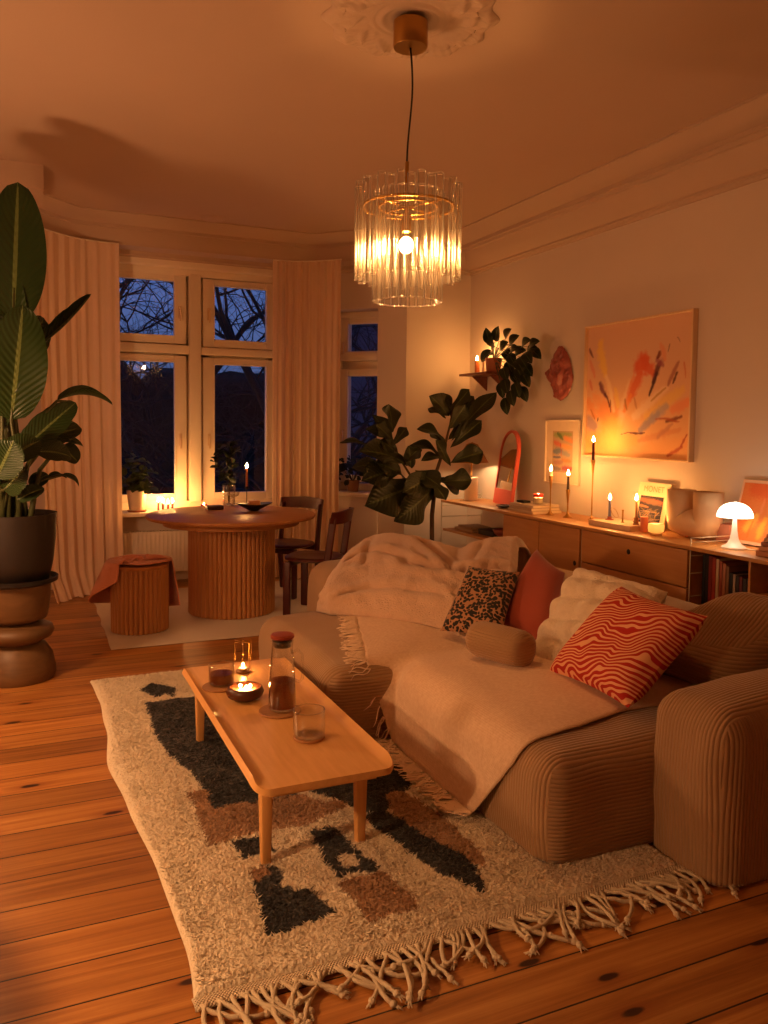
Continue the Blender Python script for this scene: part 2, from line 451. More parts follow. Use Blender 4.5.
# ceiling rosette: scrolling acanthus relief round a moulded ring
RC = Vector((1.50, 3.16, CZ))
def rosette(a, b):
    th = 2 * pi * a; r = .03 + .33 * b
    lobe = 1 + .05 * sin(12 * th) * (b > .8)
    r *= lobe
    h = .012 * exp(-((b - .28) / .05) ** 2) + .010 * exp(-((b - .40) / .03) ** 2)
    if b > .42:
        k = (b - .42) / .58
        env = sin(pi * min(1, k)) ** .6
        h += env * (.012 + .02 * max(0, nz((cos(th) * r * 16, sin(th) * r * 16, 1.3))) + .016 * max(0, sin(12 * th + 9 * k) * sin(7 * k + 2)) + .012 * abs(sin(24 * th - 7 * k)) * k)
    return RC + Vector((r * cos(th), r * sin(th), -.002 - h))
struct(MB().grid(220, 46, rosette).build('trim_5', M_CORN))
sd = atZ(213, 218, CZ)
struct(MB().lathe([(.0, -.02), (.03, -.022), (.045, -.012), (.06, -.02), (.085, -.016), (.10, -.006), (.105, 0)], sd, 28).build('trim_6', M_CORN))

# ---- windows
def sash(parent_mb_frame, x0, x1, z0, z1, y, wd=.062, dep=.05):
    for a in ((x0, x0 + wd, z0, z1), (x1 - wd, x1, z0, z1), (x0 + wd, x1 - wd, z0, z0 + wd), (x0 + wd, x1 - wd, z1 - wd, z1)):
        parent_mb_frame.bbox((a[0], y, a[2]), (a[1], y + dep, a[3]), .006)
M_PANE = thin_glass('window_pane_glass', (.93, .96, 1.0), .055, 5)
GY = 7.415
win = bpy.data.objects.new('window_1', None); COL.objects.link(win); win.location = (1.38, GY, WZ0); struct(win)
fr = MB()
fr.bbox((WX0, 7.385, WZ0), (WX0 + .07, 7.47, WZ1), .005); fr.bbox((WX1 - .07, 7.385, WZ0), (WX1, 7.47, WZ1), .005)
fr.bbox((WX0, 7.385, WZ0), (WX1, 7.47, WZ0 + .09), .005); fr.bbox((WX0, 7.385, WZ1 - .07), (WX1, 7.47, WZ1), .005)
fr.bbox((1.332, 7.36, WZ0 + .08), (1.440, 7.47, WZ1 - .05), .012)            # mullion
fr.bbox((WX0 + .06, 7.375, 2.035), (1.34, 7.47, 2.115), .01); fr.bbox((1.43, 7.375, 2.035), (WX1 - .06, 7.47, 2.105), .01)   # transom
# backing rails behind the sashes
for a in ((1.24, 1.53, WZ0, WZ1), (WX0, 1.53, 1.985, 2.17), (1.24, WX1, 1.985, 2.155), (WX0, .60, WZ0, WZ1), (2.09, WX1, WZ0, WZ1), (WX0, WX1, WZ0, .75), (WX0, WX1, 2.69, WZ1)): fr.bbox((a[0], 7.452, a[2]), (a[1], 7.485, a[3]), .003)
# moulded architrave round the opening
fr.bbox((WX0 - .09, 7.33, WZ0 + .03), (WX0 + .01, 7.40, WZ1 + .09), .01); fr.bbox((WX1 - .01, 7.33, WZ0 + .03), (WX1 + .09, 7.40, WZ1 + .09), .01)
fr.bbox((WX0 - .09, 7.325, WZ1 - .01), (WX1 + .09, 7.40, WZ1 + .09), .01)
fr.build('window_frame', M_WOODW, win, sharp=40)
for (x0, x1, z0, z1, hx) in ((.60, 1.206, .775, 1.958, 1.255), (1.565, 2.053, .775, 1.953, 1.515), (.60, 1.206, 2.195, 2.677, 1.255), (1.565, 2.053, 2.18, 2.665, 1.515)):
    s_ = MB(); wd = .105
    ex0, ex1 = x0 - wd, x1 + wd
    for a in ((ex0, x0, z0 - .07, z1 + .06), (x1, ex1, z0 - .07, z1 + .06), (x0, x1, z0 - .07, z0), (x0, x1, z1, z1 + .06)):
        s_.bbox((a[0] - (.0005), 7.392, a[2]), (a[1] + .0005, 7.45, a[3]), .006)
    # glazing bead
    for a in ((x0 - .014, x0 + .002, z0, z1), (x1 - .002, x1 + .014, z0, z1), (x0, x1, z0 - .012, z0 + .002), (x0, x1, z1 - .002, z1 + .012)):
        s_.bbox((a[0], 7.384, a[2]), (a[1], 7.41, a[3]), .004)
    so = s_.build('sash', M_WOODW, win, sharp=40)
    MB().add([(x0 - .01, GY + .005, z0 - .01), (x1 + .01, GY + .005, z0 - .01), (x1 + .01, GY + .005, z1 + .01), (x0 - .01, GY + .005, z1 + .01)], [(0, 1, 2, 3)]).build('pane', M_PANE, so, smooth=False)
    h_ = MB(); hz = 1.26 if z0 < 1 else 2.40
    h_.bbox((hx - .014, 7.378, hz - .05), (hx + .014, 7.394, hz + .06), .004); h_.tube([(hx, 7.39, hz + .03), (hx, 7.35, hz + .03), (hx, 7.347, hz + .02), (hx, 7.347, hz - .075)], .009, 8)
    h_.build('window_handle', plain('cream_handle', (.88, .78, .66), .35), so, sharp=40)
win2 = bpy.data.objects.new('window_2', None); COL.objects.link(win2); win2.location = sp(.54, .2, OZ0); struct(win2)
def nbb(mb, s0, s1, n0, n1, z0, z1, b=.006):
    M_ = Matrix((NS, NN, Vector((0, 0, 1)))).transposed().to_4x4(); M_.translation = NO
    v, f = rounded_box((s0, n0, z0), (s1, n1, z1), b, None, 2); return mb.add([M_ @ q for q in v], f)
fr = MB(); D0, D1 = .17, .24
nbb(fr, O0, O0 + .06, D0, D1, OZ0, OZ1); nbb(fr, O1 - .06, O1, D0, D1, OZ0, OZ1); nbb(fr, O0, O1, D0, D1, OZ0, OZ0 + .07); nbb(fr, O0, O1, D0, D1, OZ1 - .06, OZ1); nbb(fr, O0 + .05, O1 - .05, D0 - .01, D1, 2.03, 2.11)
nbb(fr, O0, O1, D1 - .008, D1 + .02, 1.92, 2.10); nbb(fr, O1 - .14, O1, D1 - .008, D1 + .02, OZ0, OZ1); nbb(fr, O0, O1, D1 - .008, D1 + .02, 2.40, OZ1)
fr.build('window_frame', M_WOODW, win2, sharp=40)
for z0, z1 in ((.93, 1.885), (2.125, 2.385)):
    s_ = MB(); a0, a1 = O0 - .012, O1 - .05; w_ = .085
    for q in ((a0, a0 + w_, z0 - .07, z1 + .07), (a1 - w_, a1, z0 - .07, z1 + .07), (a0 + w_, a1 - w_, z0 - .07, z0), (a0 + w_, a1 - w_, z1, z1 + .07)): nbb(s_, q[0], q[1], D0 + .012, D1 - .012, q[2], q[3])
    so = s_.build('sash', M_WOODW, win2, sharp=40)
    MB().add([sp(a0 + w_ - .01, .21, z0 - .01), sp(a1 - w_ + .01, .21, z0 - .01), sp(a1 - w_ + .01, .21, z1 + .01), sp(a0 + w_ - .01, .21, z1 + .01)], [(0, 1, 2, 3)]).build('pane', M_PANE, so, smooth=False)
    h_ = MB(); hz = (z0 + z1) / 2 - .1; nbb(h_, a1 - .05, a1 - .03, D0 - .03, D0 + .02, hz - .06, hz + .06); h_.build('window_handle', MATS['cream_handle'], so, sharp=40)
# sills
struct(MB().bbox((.36, 7.10, .605), (2.42, 7.40, .64), .012).build('trim_7', M_WOODW, sharp=40))
mb = MB(); nbb(mb, O0 - .06, O1 + .06, -.04, .19, OZ0 - .045, OZ0 - .005, .012); struct(mb.build('trim_8', M_WOODW, sharp=40))
# dado panel under the narrow window
mb = MB(); nbb(mb, O0 - .02, O1 - .0, -.012, .01, .16, OZ0 - .08, .005); struct(mb.build('trim_9', M_WALL, sharp=40))

# ------------------------------------------------------------------ shared pieces
def corduroy(name, rgb, pitch=.0135, xa='Y', ya='X', za='Y', depth=.6):
    """ribbed velvet; the ribs run across the chosen coordinate on faces turned to x, y and z"""
    t = NT(name); c = lin(rgb)
    s = t.n('SeparateXYZ', i0=t.coord('Object')); nn = t.n('SeparateXYZ', i0=t.coord('Normal'))
    o = {'X': s.outputs[0], 'Y': s.outputs[1], 'Z': s.outputs[2]}
    ax, ay, az = (t.math('ABSOLUTE', nn.outputs[i]) for i in range(3))
    isy = t.math('MULTIPLY', t.math('GREATER_THAN', ay, ax), t.math('GREATER_THAN', ay, az))
    isz = t.math('MULTIPLY', t.math('GREATER_THAN', az, ax), t.math('GREATER_THAN', az, ay))
    k = t.n('Mix'); k.inputs[0].default_value = 0; t.set(k.inputs[0], isy); t.set(k.inputs[2], o[xa]); t.set(k.inputs[3], o[ya])
    k2 = t.n('Mix'); t.set(k2.inputs[0], isz); t.set(k2.inputs[2], k.outputs[0]); t.set(k2.inputs[3], o[za])
    wob = t.math('MULTIPLY', t.math('SUBTRACT', t.noise(t.coord(), 3.0, 2), .5), .012)
    ph = t.math('MULTIPLY', t.math('ADD', k2.outputs[0], wob), 2 * pi / pitch)
    rib = t.math('ABSOLUTE', t.math('SINE', t.math('MULTIPLY', ph, .5)))
    f = t.noise(t.coord(), 5, 4); g = t.noise(t.coord(), 160, 2)
    t.base(t.mix(f, tuple(x * .86 for x in c), tuple(min(1, x * 1.1) for x in c)))
    t.rough(.9); t.b.inputs['Sheen Weight'].default_value = .25; t.b.inputs['Sheen Roughness'].default_value = .4
    t.bump(t.math('ADD', t.math('POWER', rib, .7), t.math('MULTIPLY', g, .12)), depth, .006)
    return t.m
CORD = (.66, .52, .38)
M_C_SEAT = corduroy('corduroy_seat', CORD, xa='Y', ya='Z', za='Y')
M_C_ARM = corduroy('corduroy_arm', CORD, xa='Y', ya='X', za='Y')

def leaf(mb, base, tip, wd, nrm, bend=.0, fold=.25, shape='oval', nl=12, nw=4, wave=0.0, roll=0.0, tear=0.0, seed=0):
    base, tip, nrm = Vector(base), Vector(tip), Vector(nrm).normalized()
    d = tip - base; L = d.length; d.normalize(); nrm = (nrm - d * nrm.dot(d)); nrm = nrm.normalized() if nrm.length > 1e-4 else d.orthogonal().normalized()
    if roll: nrm = Matrix.Rotation(roll, 3, d) @ nrm
    sd = d.cross(nrm)
    rn = random.Random(seed); o1 = rn.random() * 50
    def prof(t):
        if shape == 'paddle': return max(0, sin(pi * min(1, t ** .86))) ** .48
        if shape == 'fiddle': return max(0, sin(pi * t ** 1.45)) ** .75 * (.92 + .18 * cos(2 * pi * (t - .05) * 1.4))
        if shape == 'lance': return max(0, sin(pi * t ** .8)) ** 1.0
        return max(0, sin(pi * t ** .9)) ** .7
    vs, uv, fs = [], [], []
    for i in range(nl + 1):
        t = i / nl; wi = wd * prof(t) + .0004
        p = base + d * (L * t) + nrm * (bend * L * 4 * t * (1 - t) - max(0, bend) * L * .6 * t * t)
        for j in range(nw + 1):
            a = 2 * j / nw - 1
            e = wave * wd * sin(9 * t + 3 * a + o1) * abs(a) ** 1.5
            ww = wi * (1 - tear * max(0, sin(23 * t + o1 + a)) * abs(a) ** 3)
            vs.append(p + sd * (a * ww * cos(fold * abs(a))) + nrm * (abs(a) * wi * sin(fold) + e)); uv.append((.5 + a * .5, t))
    for i in range(nl):
        for j in range(nw):
            k = i * (nw + 1) + j; fs.append((k, k + 1, k + nw + 2, k + nw + 1))
    return mb.add(vs, fs, uv)

M_FLAME = emit('candle_flame', (1.0, .45, .12), L_FLAME)
M_WICK = plain('wick', (.12, .09, .08), .9)
def flame_on(parent, p, h=.044, r=.0098):
    """a wick and its flame as parts of the candle"""
    p = Vector(p)
    MB().tube([p + Vector((0, 0, -.004)), p + Vector((0, 0, .007))], .0012, 5).build('wick', M_WICK, parent)
    MB().lathe([(0.0004, .006), (r * .75, .010), (r, .016), (r * .72, h * .66), (r * .3, h * .88), (.0003, h + .004)], p, 7).build('flame', M_FLAME, parent)

def candle(name, p, r, h, mat, label, cat='candle', group=None, taper=1.0, dip=.2, lit=True, fh=.044):
    p = Vector(p); t = thing(name, p, label, cat, group)
    MB().lathe([(.0003, 0), (r, 0), (r, .002), (r * taper, h - .003), (r * taper * .85, h), (r * .25, h - r * dip), (.0003, h - r * dip)], p, 16).build('wax', mat, t, sharp=40)
    if lit: flame_on(t, p + Vector((0, 0, h - r * dip)), fh)
    return t

# ------------------------------------------------------------------ big rug with knotted fringe
RUGZ = .022
RX0, RX1, RY0, RY1 = .30, 1.90, 1.90, 4.56
def pxpoly(*pts): return [tuple(atZ(u, v, RUGZ)[:2]) for u, v in pts]
BLK, BRN, GRY, CRM = lin((.15, .15, .165)), lin((.64, .49, .36)), lin((.20, .19, .19)), lin((.89, .83, .73))
PATCH = [
    (BLK, pxpoly((140, 689), (150, 682), (163, 684), (177, 688), (174, 697), (165, 693), (155, 697))),
    (GRY, pxpoly((145, 702), (170, 699), (196, 696), (240, 738), (262, 765), (292, 786), (203, 787), (190, 772), (172, 757), (158, 741))),
    (BLK, pxpoly((202, 786), (292, 780), (300, 794), (290, 796), (213, 808))),
    (BRN, pxpoly((188, 791), (205, 788), (213, 807), (292, 795), (300, 793), (320, 801), (345, 800), (352, 803), (308, 824), (250, 833), (208, 846))),
    (BLK, pxpoly((308, 790), (340, 776), (400, 762), (412, 783), (398, 804), (379, 814), (358, 810), (345, 801))),
    (BLK, pxpoly((232, 842), (245, 837), (262, 834), (276, 849), (262, 853), (244, 858))),
    (BLK, pxpoly((252, 882), (262, 866), (275, 864), (283, 874), (280, 884), (292, 888), (310, 887), (336, 911), (300, 925), (268, 936))),
    (BLK, pxpoly((312, 830), (334, 825), (352, 844), (366, 856), (380, 869), (352, 873), (337, 876), (326, 858), (318, 846))),
    (CRM, pxpoly((338, 856), (352, 852), (360, 865), (344, 868))),
    (BRN, pxpoly((336, 882), (382, 869), (402, 884), (419, 908), (392, 914), (371, 922), (352, 900))),
    (BRN, pxpoly((384, 792), (404, 790), (440, 812), (480, 850), (484, 868), (430, 838), (398, 822))),
    (BLK, pxpoly((360, 816), (383, 808), (406, 822), (432, 838), (470, 858), (485, 880), (484, 893), (440, 872), (408, 850), (384, 832))),
    (BRN, pxpoly((250, 870), (262, 864), (268, 872), (256, 884))),
]
def inside(p, poly):
    x, y = p; r = False; j = len(poly) - 1
    for i in range(len(poly)):
        xi, yi = poly[i]; xj, yj = poly[j]
        if (yi > y) != (yj > y) and x < (xj - xi) * (y - yi) / (yj - yi) + xi: r = not r
        j = i
    return r
BBX = [(min(q[0] for q in p) - .03, max(q[0] for q in p) + .03, min(q[1] for q in p) - .03, max(q[1] for q in p) + .03) for _, p in PATCH]
def rugcol(x, y):
    jx = x + .012 * nz((x * 55, y * 55, 0)) + .012 * nz((x * 17, y * 17, 4)); jy = y + .012 * nz((x * 55, y * 55, 9)) + .012 * nz((x * 17, y * 17, 14))
    c = CRM
    for (col, poly), b in zip(PATCH, BBX):
        if b[0] < jx < b[1] and b[2] < jy < b[3] and inside((jx, jy), poly): c = col
    if c is GRY:
        k = nz((x * 28, y * 110, 2)); c = BLK if k < .12 else lin((.31, .285, .27))
    elif c is BLK:
        k = nz((x * 70, y * 70, 5)); c = BLK if k < .3 else GRY
    s = 1 + .05 * nz((x * 6, y * 6, 1))
    return tuple(v * s for v in c)
rug = thing('shaggy_rug', (1.1, 3.2, 0.0), 'large cream shaggy wool rug with black and brown patches under the coffee table', 'rug')
NXR, NYR = 235, 400
def rugpt(a, b):
    x0 = RX0 + .022 * sin(b * 9) * (1 - a) + .02 * nz((b * 8, 0, 3)) + .075 * (1 - b) - .025
    x = x0 + (RX1 - x0) * a; y = RY0 + (RY1 - RY0) * b + .012 * nz((a * 7, 5, b)) - .03 * a * b
    e = min(a * NXR, (1 - a) * NXR, b * NYR, (1 - b) * NYR) / 3.0; k = min(1, e) ** .5
    tuft = .008 * abs(nz((x * 120, y * 120, 0))) + .004 * nz((x * 50, y * 50, 2)) + .004 * nz((x * 9, y * 9, 7))
    return Vector((x, y, .004 + k * (RUGZ - .010 + tuft)))
mb = MB().grid(NXR, NYR, rugpt)
M_RUG = attr_mat('rug_wool', .95, .12, 1.0, 95, .34)
mb.build('pile', M_RUG, rug, vcol=[rugcol(q.x, q.y) for q in mb.v])
# short loose tufts standing up from the pile
def tufts(x0, x1, y0, y1, n, name):
    mb = MB(); cols = []; rn = random.Random(11)
    for _ in range(n):
        x, y = rn.uniform(x0, x1), rn.uniform(y0, y1)
        a = rn.uniform(0, 2 * pi); l = rn.uniform(.005, .011); ln = rn.uniform(.010, .022); b = rn.uniform(0, 2 * pi); wv = .0035
        z = RUGZ - .006
        bb = (y - RY0) / (RY1 - RY0); xm = RX0 + .022 * sin(bb * 9) + .02 * nz((bb * 8, 0, 3)) + .075 * (1 - bb) - .010
        if x < xm: continue
        mb.v += [Vector((x - wv * cos(a), y - wv * sin(a), z)), Vector((x + wv * cos(a), y + wv * sin(a), z)), Vector((x + ln * cos(b), y + ln * sin(b), z + l))]
        k = len(mb.v) - 3; mb.f.append((k, k + 1, k + 2)); c = rugcol(x, y); s = rn.uniform(.85, 1.1); c = tuple(v * s for v in c); cols += [c, c, c]
    mb.uv = [(.5, .5)] * len(mb.v)
    o = mb.build(name, M_RUG, rug, vcol=cols, smooth=False); o['kind'] = 'stuff'; return o
tufts(RX0 + .04, RX1 - .03, RY0 + .02, RY1 - .03, 100000, 'tuft')
# flat woven end band and braided tassels
M_BAND = None
t = NT('flat_weave_band'); v_ = t.mapped((1, 1, 1)); s = t.n('SeparateXYZ', i0=v_)
wv = t.math('MULTIPLY', t.math('SINE', t.math('MULTIPLY', s.outputs[0], 700)), t.math('SINE', t.math('MULTIPLY', s.outputs[1], 500)))
t.base(t.mix(t.noise(v_, 12, 3), lin((.74, .66, .55)), lin((.86, .79, .68)))); t.rough(.95); t.bump(wv, .7, .004); M_BAND = t.m
def band(a, b):
    x = .345 + (1.93 - .345) * a; y = 1.905 - .055 * (1 - b) + .05 * 0 + .01 * nz((a * 9, 1, 0)) + .006 * a
    return Vector((x, y - .0, .006 + .008 * sin(pi * min(1, .15 + b)) ** .5))
MB().grid(120, 6, band).solidify(.004).build('woven_band', M_BAND, rug)
M_YARN = plain('cotton_yarn', (.82, .75, .64), .95, bump=.6, bs=240, var=.1)
rn = random.Random(5)
for k in range(84):
    a = (k + .5 + rn.uniform(-.3, .3)) / 84; x = .35 + 1.60 * a; y = 1.856 + .006 * a
    L = rn.uniform(.10, .20); an = -pi / 2 + rn.uniform(-.75, .75) + (.35 if k > 60 else 0); n = 9; pts = []; p = Vector((x, y + .01, .011)); c_ = rn.uniform(-4.5, 4.5); lay = rn.choice((.007, .007, .010, .016))
    for i in range(n):
        t_ = i / (n - 1); pts.append(Vector((p.x, p.y, .011 * (1 - t_) + lay * t_ + .007 * sin(pi * t_) * rn.random())))
        p = p + Vector((cos(an), sin(an), 0)) * (L / (n - 1)); an += c_ * (L / (n - 1)) * 2.2 + rn.uniform(-.12, .12)
    if pts[-1].y < 1.60: pts = pts[:7]
    m_ = MB().tube(pts, [.0065 - .0006 * (i % 2) for i in range(len(pts))], 6)
    e = pts[-1]; d = (pts[-1] - pts[-2]).normalized()
    m_.sphere(e, .0105, 8, 6, (1, 1, .8))
    for q in range(4):
        f_ = Vector((d.x + rn.uniform(-.5, .5), d.y + rn.uniform(-.5, .5), 0)).normalized(); m_.tube([e, e + f_ * rn.uniform(.018, .03) + Vector((0, 0, -.003))], [.0032, .0016], 4)
    m_.build('tassel', M_YARN, rug)

# ------------------------------------------------------------------ sofa: two seats, two arms, low back
sofa = thing('corduroy_sofa', (2.2, 3.1, 0), 'low tan corduroy sectional sofa with a deep chaise seat standing on the shaggy rug', 'sofa')
def puff(crown, side, lean=0.0, low=0.0, sd=0.0):
    def fn(q, c, h):
        x, y, z = ((q[i] - c[i]) / h[i] for i in range(3))
        cl = lambda v: max(0, 1 - v * v)
        nq = Vector(q)
        nq.z += crown * (cl(x) * cl(y)) ** .8 * (1 if z > 0 else 0) * max(0, z)
        nq.x += side * x * abs(x) * cl(z * .9) * (.4 + .6 * cl(y)); nq.y += side * y * abs(y) * cl(z * .9) * (.4 + .6 * cl(x))
        k = (z + 1) / 2
        nq.x += lean * k
        g = .012 * nz((q.x * 3 + sd, q.y * 3, q.z * 3)) + .006 * nz((q.x * 8, q.y * 8 + sd, q.z * 8))
        d = Vector((x, y, z)); d.normalize(); nq += d * g * min(1, max(0, (z + 1) * 1.5))
        return nq
    return fn
def cushion_block(name, lo, hi, r, mat, fn, parent, n=(26, 26, 12), seg=6):
    v, f = rounded_box(lo, hi, r, fn, seg, n, True)
    return obj(name, v, f, mat, parent)
SOFA_PARTS = []
SOFA_PARTS.append(cushion_block('seat', (1.480, 2.035, .018), (2.95, 3.155, .355), .085, M_C_SEAT, puff(.045, .025, sd=1), sofa))
SOFA_PARTS.append(cushion_block('chaise_seat', (1.15, 3.19, .022), (2.95, 4.32, .355), .10, M_C_SEAT, puff(.05, .03, sd=4), sofa))
SOFA_PARTS.append(cushion_block('armrest', (1.90, 1.735, .006), (3.1, 2.068, .540), .085, M_C_ARM, puff(.055, .016, sd=7), sofa))
SOFA_PARTS.append(cushion_block('armrest', (1.59, 4.36, .02), (3.1, 4.80, .555), .11, M_C_ARM, puff(.03, .02, sd=9), sofa))
SOFA_PARTS.append(cushion_block('backrest', (2.78, 2.10, .03), (3.14, 4.35, .52), .10, M_C_ARM, puff(.02, .02, sd=12), sofa))
seamm = MB()
for y in (1.325, 2.06): pass
# piped seam round the end face of the near arm
SV = []; SF = []
for o in SOFA_PARTS:
    b = len(SV); off = o.parent.location; SV += [v.co + off for v in o.data.vertices]; SF += [tuple(i + b for i in p.vertices) for p in o.data.polygons]
SOFA_T = BVHTree.FromPolygons(SV, SF)
def seat_z(x, y, default=.38):
    h = SOFA_T.ray_cast(Vector((x, y, 1.5)), Vector((0, 0, -1))); return h[0].z if h[0] else default

# ------------------------------------------------------------------ pillows
def pillow(name, c, bulge, mat, label, cat='cushion', n=30, group=None, pinch=.06, lump=None, back=1.0, parent=None, soft=.55):
    """c: four corners (bottom-left, bottom-right, top-right, top-left) as the photo shows them"""
    c = [Vector(q) for q in c]; ctr = sum(c, Vector()) / 4
    nrm = (c[1] - c[0]).cross(c[3] - c[0]).normalized()
    if nrm.dot(CAM - ctr) < 0: nrm = -nrm
    mb = MB()
    def surf(sg):
        def fn(a, b):
            u, v = 2 * a - 1, 2 * b - 1
            pu = 1 - pinch * (1 - v * v) * 0 ; 
            uu = u * (1 - pinch * (1 - v * v) * abs(u) ** 2) ; vv = v * (1 - pinch * (1 - u * u) * abs(v) ** 2)
            A, B = (uu + 1) / 2, (vv + 1) / 2
            p = c[0] * (1 - A) * (1 - B) + c[1] * A * (1 - B) + c[2] * A * B + c[3] * (1 - A) * B
            t = (max(0, 1 - u ** 4) * max(0, 1 - v ** 4)) ** soft
            t *= (1 + .10 * nz((a * 3 + bulge * 90, b * 3, sg)))
            if lump: t += lump(a, b) * (max(0, 1 - u ** 6) * max(0, 1 - v ** 6)) ** .4
            return p + nrm * (sg * t * bulge * (1 if sg > 0 else back))
        return fn
    mb.grid(n, n, surf(1)); k = len(mb.f); mb.grid(n, n, surf(-1))
    mb.f = mb.f[:k] + [tuple(reversed(f)) for f in mb.f[k:]]
    o = mb.build(name, mat, parent)
    if label: tag(o, label, cat, group)
    return o, ctr, nrm
def uvtex(t): return t.coord('UV')

# leopard print
t = NT('leopard_print_fabric'); uv = uvtex(t)
mp = t.n('Mapping', i0=uv); mp.inputs['Scale'].default_value = (3.6, 5.0, 1)
ds = t.n('VectorMath', operation='ADD'); t.set(ds.inputs[0], mp.outputs[0]); ns = t.n('TexNoise'); t.set(ns.inputs['Vector'], mp.outputs[0]); ns.inputs['Scale'].default_value = 1.3
sc_ = t.n('VectorMath', operation='SCALE'); t.set(sc_.inputs[0], ns.outputs['Color']); sc_.inputs['Scale'].default_value = .55; t.set(ds.inputs[1], sc_.outputs[0])
vo = t.n('TexVoronoi', feature='DISTANCE_TO_EDGE'); t.set(vo.inputs['Vector'], ds.outputs[0]); vo.inputs['Scale'].default_value = 1.0
f1 = t.n('TexVoronoi'); t.set(f1.inputs['Vector'], ds.outputs[0])
spot = t.math('LESS_THAN', f1.outputs['Distance'], .55)
t.base(t.mix(spot, lin((.68, .50, .36)), lin((.07, .065, .075)))); t.rough(.85); t.bump(t.noise(t.coord(), 200, 2), .3, .004); t.b.inputs['Sheen Weight'].default_value = .15
M_LEO = t.m
# wavy red and cream stripes
t = NT('red_wave_stripe_fabric'); uv = uvtex(t); s = t.n('SeparateXYZ', i0=uv)
nn_ = t.n('TexNoise'); mp = t.n('Mapping', i0=uv); mp.inputs['Scale'].default_value = (1.0, 1.0, 1); t.set(nn_.inputs['Vector'], mp.outputs[0]); nn_.inputs['Scale'].default_value = 3.0; nn_.inputs['Detail'].default_value = 1.5
zig = t.math('MULTIPLY', t.math('SINE', t.math('MULTIPLY_ADD', s.outputs[0], 24, t.math('MULTIPLY', nn_.outputs[0], 6))), .013)
yy = t.math('ADD', t.math('ADD', s.outputs[1], t.math('MULTIPLY', nn_.outputs[0], .35)), t.math('ADD', zig, t.math('MULTIPLY', s.outputs[0], -.42)))
st = t.math('SINE', t.math('MULTIPLY', yy, 2 * pi * 22))
wdt = t.math('MULTIPLY_ADD', t.math('SINE', t.math('MULTIPLY', s.outputs[0], 9)), .25, .05)
t.base(t.mix(t.ramp(t.math('SUBTRACT', t.math('MULTIPLY_ADD', st, .5, .5), t.math('MULTIPLY', wdt, .25)), (.34, 0.0), (.44, 1.0)), lin((.90, .66, .48)), lin((.70, .10, .09))))
t.rough(.85); t.bump(t.noise(t.coord(), 220, 2), .3, .004); M_ZEB = t.m
M_RUST = plain('rust_velvet', (.62, .235, .13), .85, bump=.25, bs=200, sheen=.4)
M_PLUSH = plain('cream_plush', (.93, .86, .76), .95, var=.08, vs=30, bump=.9, bs=110, sheen=.4)
M_FUR = plain('cream_faux_fur', (.83, .69, .58), .95, var=.12, vs=40, bump=1.0, bs=130, sheen=.5)

def qx(*p): return [atX(u, v, x) for u, v, x in p]
# big corduroy back cushion behind the striped one
M_C_BACK = corduroy('corduroy_cushion', (.60, .46, .32), xa='Z', ya='Z', za='Y', pitch=.014)
pillow('back_cushion', [(2.26, 2.76, .43), (2.36, 2.125, .43), (2.80, 2.02, .715), (2.68, 2.36, .735)], .11, M_C_BACK, 'large tan corduroy back cushion leaning in the sofa corner beside the near arm', soft=.5, n=36)
pillow('scatter_cushion', qx((440, 631, 1.80), (500, 640, 1.96), (520, 572, 2.24), (469, 566, 2.03)), .05, M_LEO, 'black and tan leopard print cushion against the fur throw')
pillow('scatter_cushion', qx((492, 626, 2.06), (548, 648, 2.12), (565, 573, 2.44), (537, 549, 2.42)), .06, M_RUST, 'plain rust red cushion between the leopard print and the fluffy white one')
pillow('scatter_cushion', qx((549, 671, 1.97), (628, 708, 1.93), (708, 616, 2.22), (621, 586, 2.23)), .085, M_ZEB, 'red and cream wavy striped cushion leaning at the near end of the seat', pinch=.07, n=36)
def ribs(a, b): return .48 * abs(sin(pi * (b * 4.5 + .15 * sin(7 * a)))) ** .7 * (.75 + .35 * abs(sin(pi * (a * 5 + .5 * floor(b * 4.5))))) - .18 + .12 * nz((a * 9, b * 9, 3))
pillow('plush_cushion', qx((526, 664, 2.06), (612, 690, 2.12), (668, 592, 2.52), (578, 568, 2.43)), .085, M_PLUSH, 'fluffy white quilted plush cushion behind the striped one', lump=ribs, n=44, pinch=.03)
# bolster
bc = Vector((1.86, 2.93, .0)); bd = Vector((cos(radians(-70)), sin(radians(-70)), 0)); bl = .150; br = .080
bz = seat_z(1.86, 2.93) + br + .012
M_C_BOL = corduroy('corduroy_bolster', CORD, xa='Z', ya='Z', za='Y', pitch=.012, depth=.5)
prof = [(.0005, -bl), (br * .55, -bl + .002), (br * .88, -bl + .012), (br, -bl + .045), (br * 1.03, 0), (br, bl - .045), (br * .88, bl - .012), (br * .55, bl - .002), (.0005, bl)]
Mx = Matrix((bd.cross(Vector((0, 0, 1))), Vector((0, 0, 1)), bd)).transposed()
tag(MB().lathe(prof, (bc.x, bc.y, bz), 28, M=Mx).build('bolster_cushion', M_C_BOL), 'small tan corduroy bolster lying on the woven throw', 'cushion')

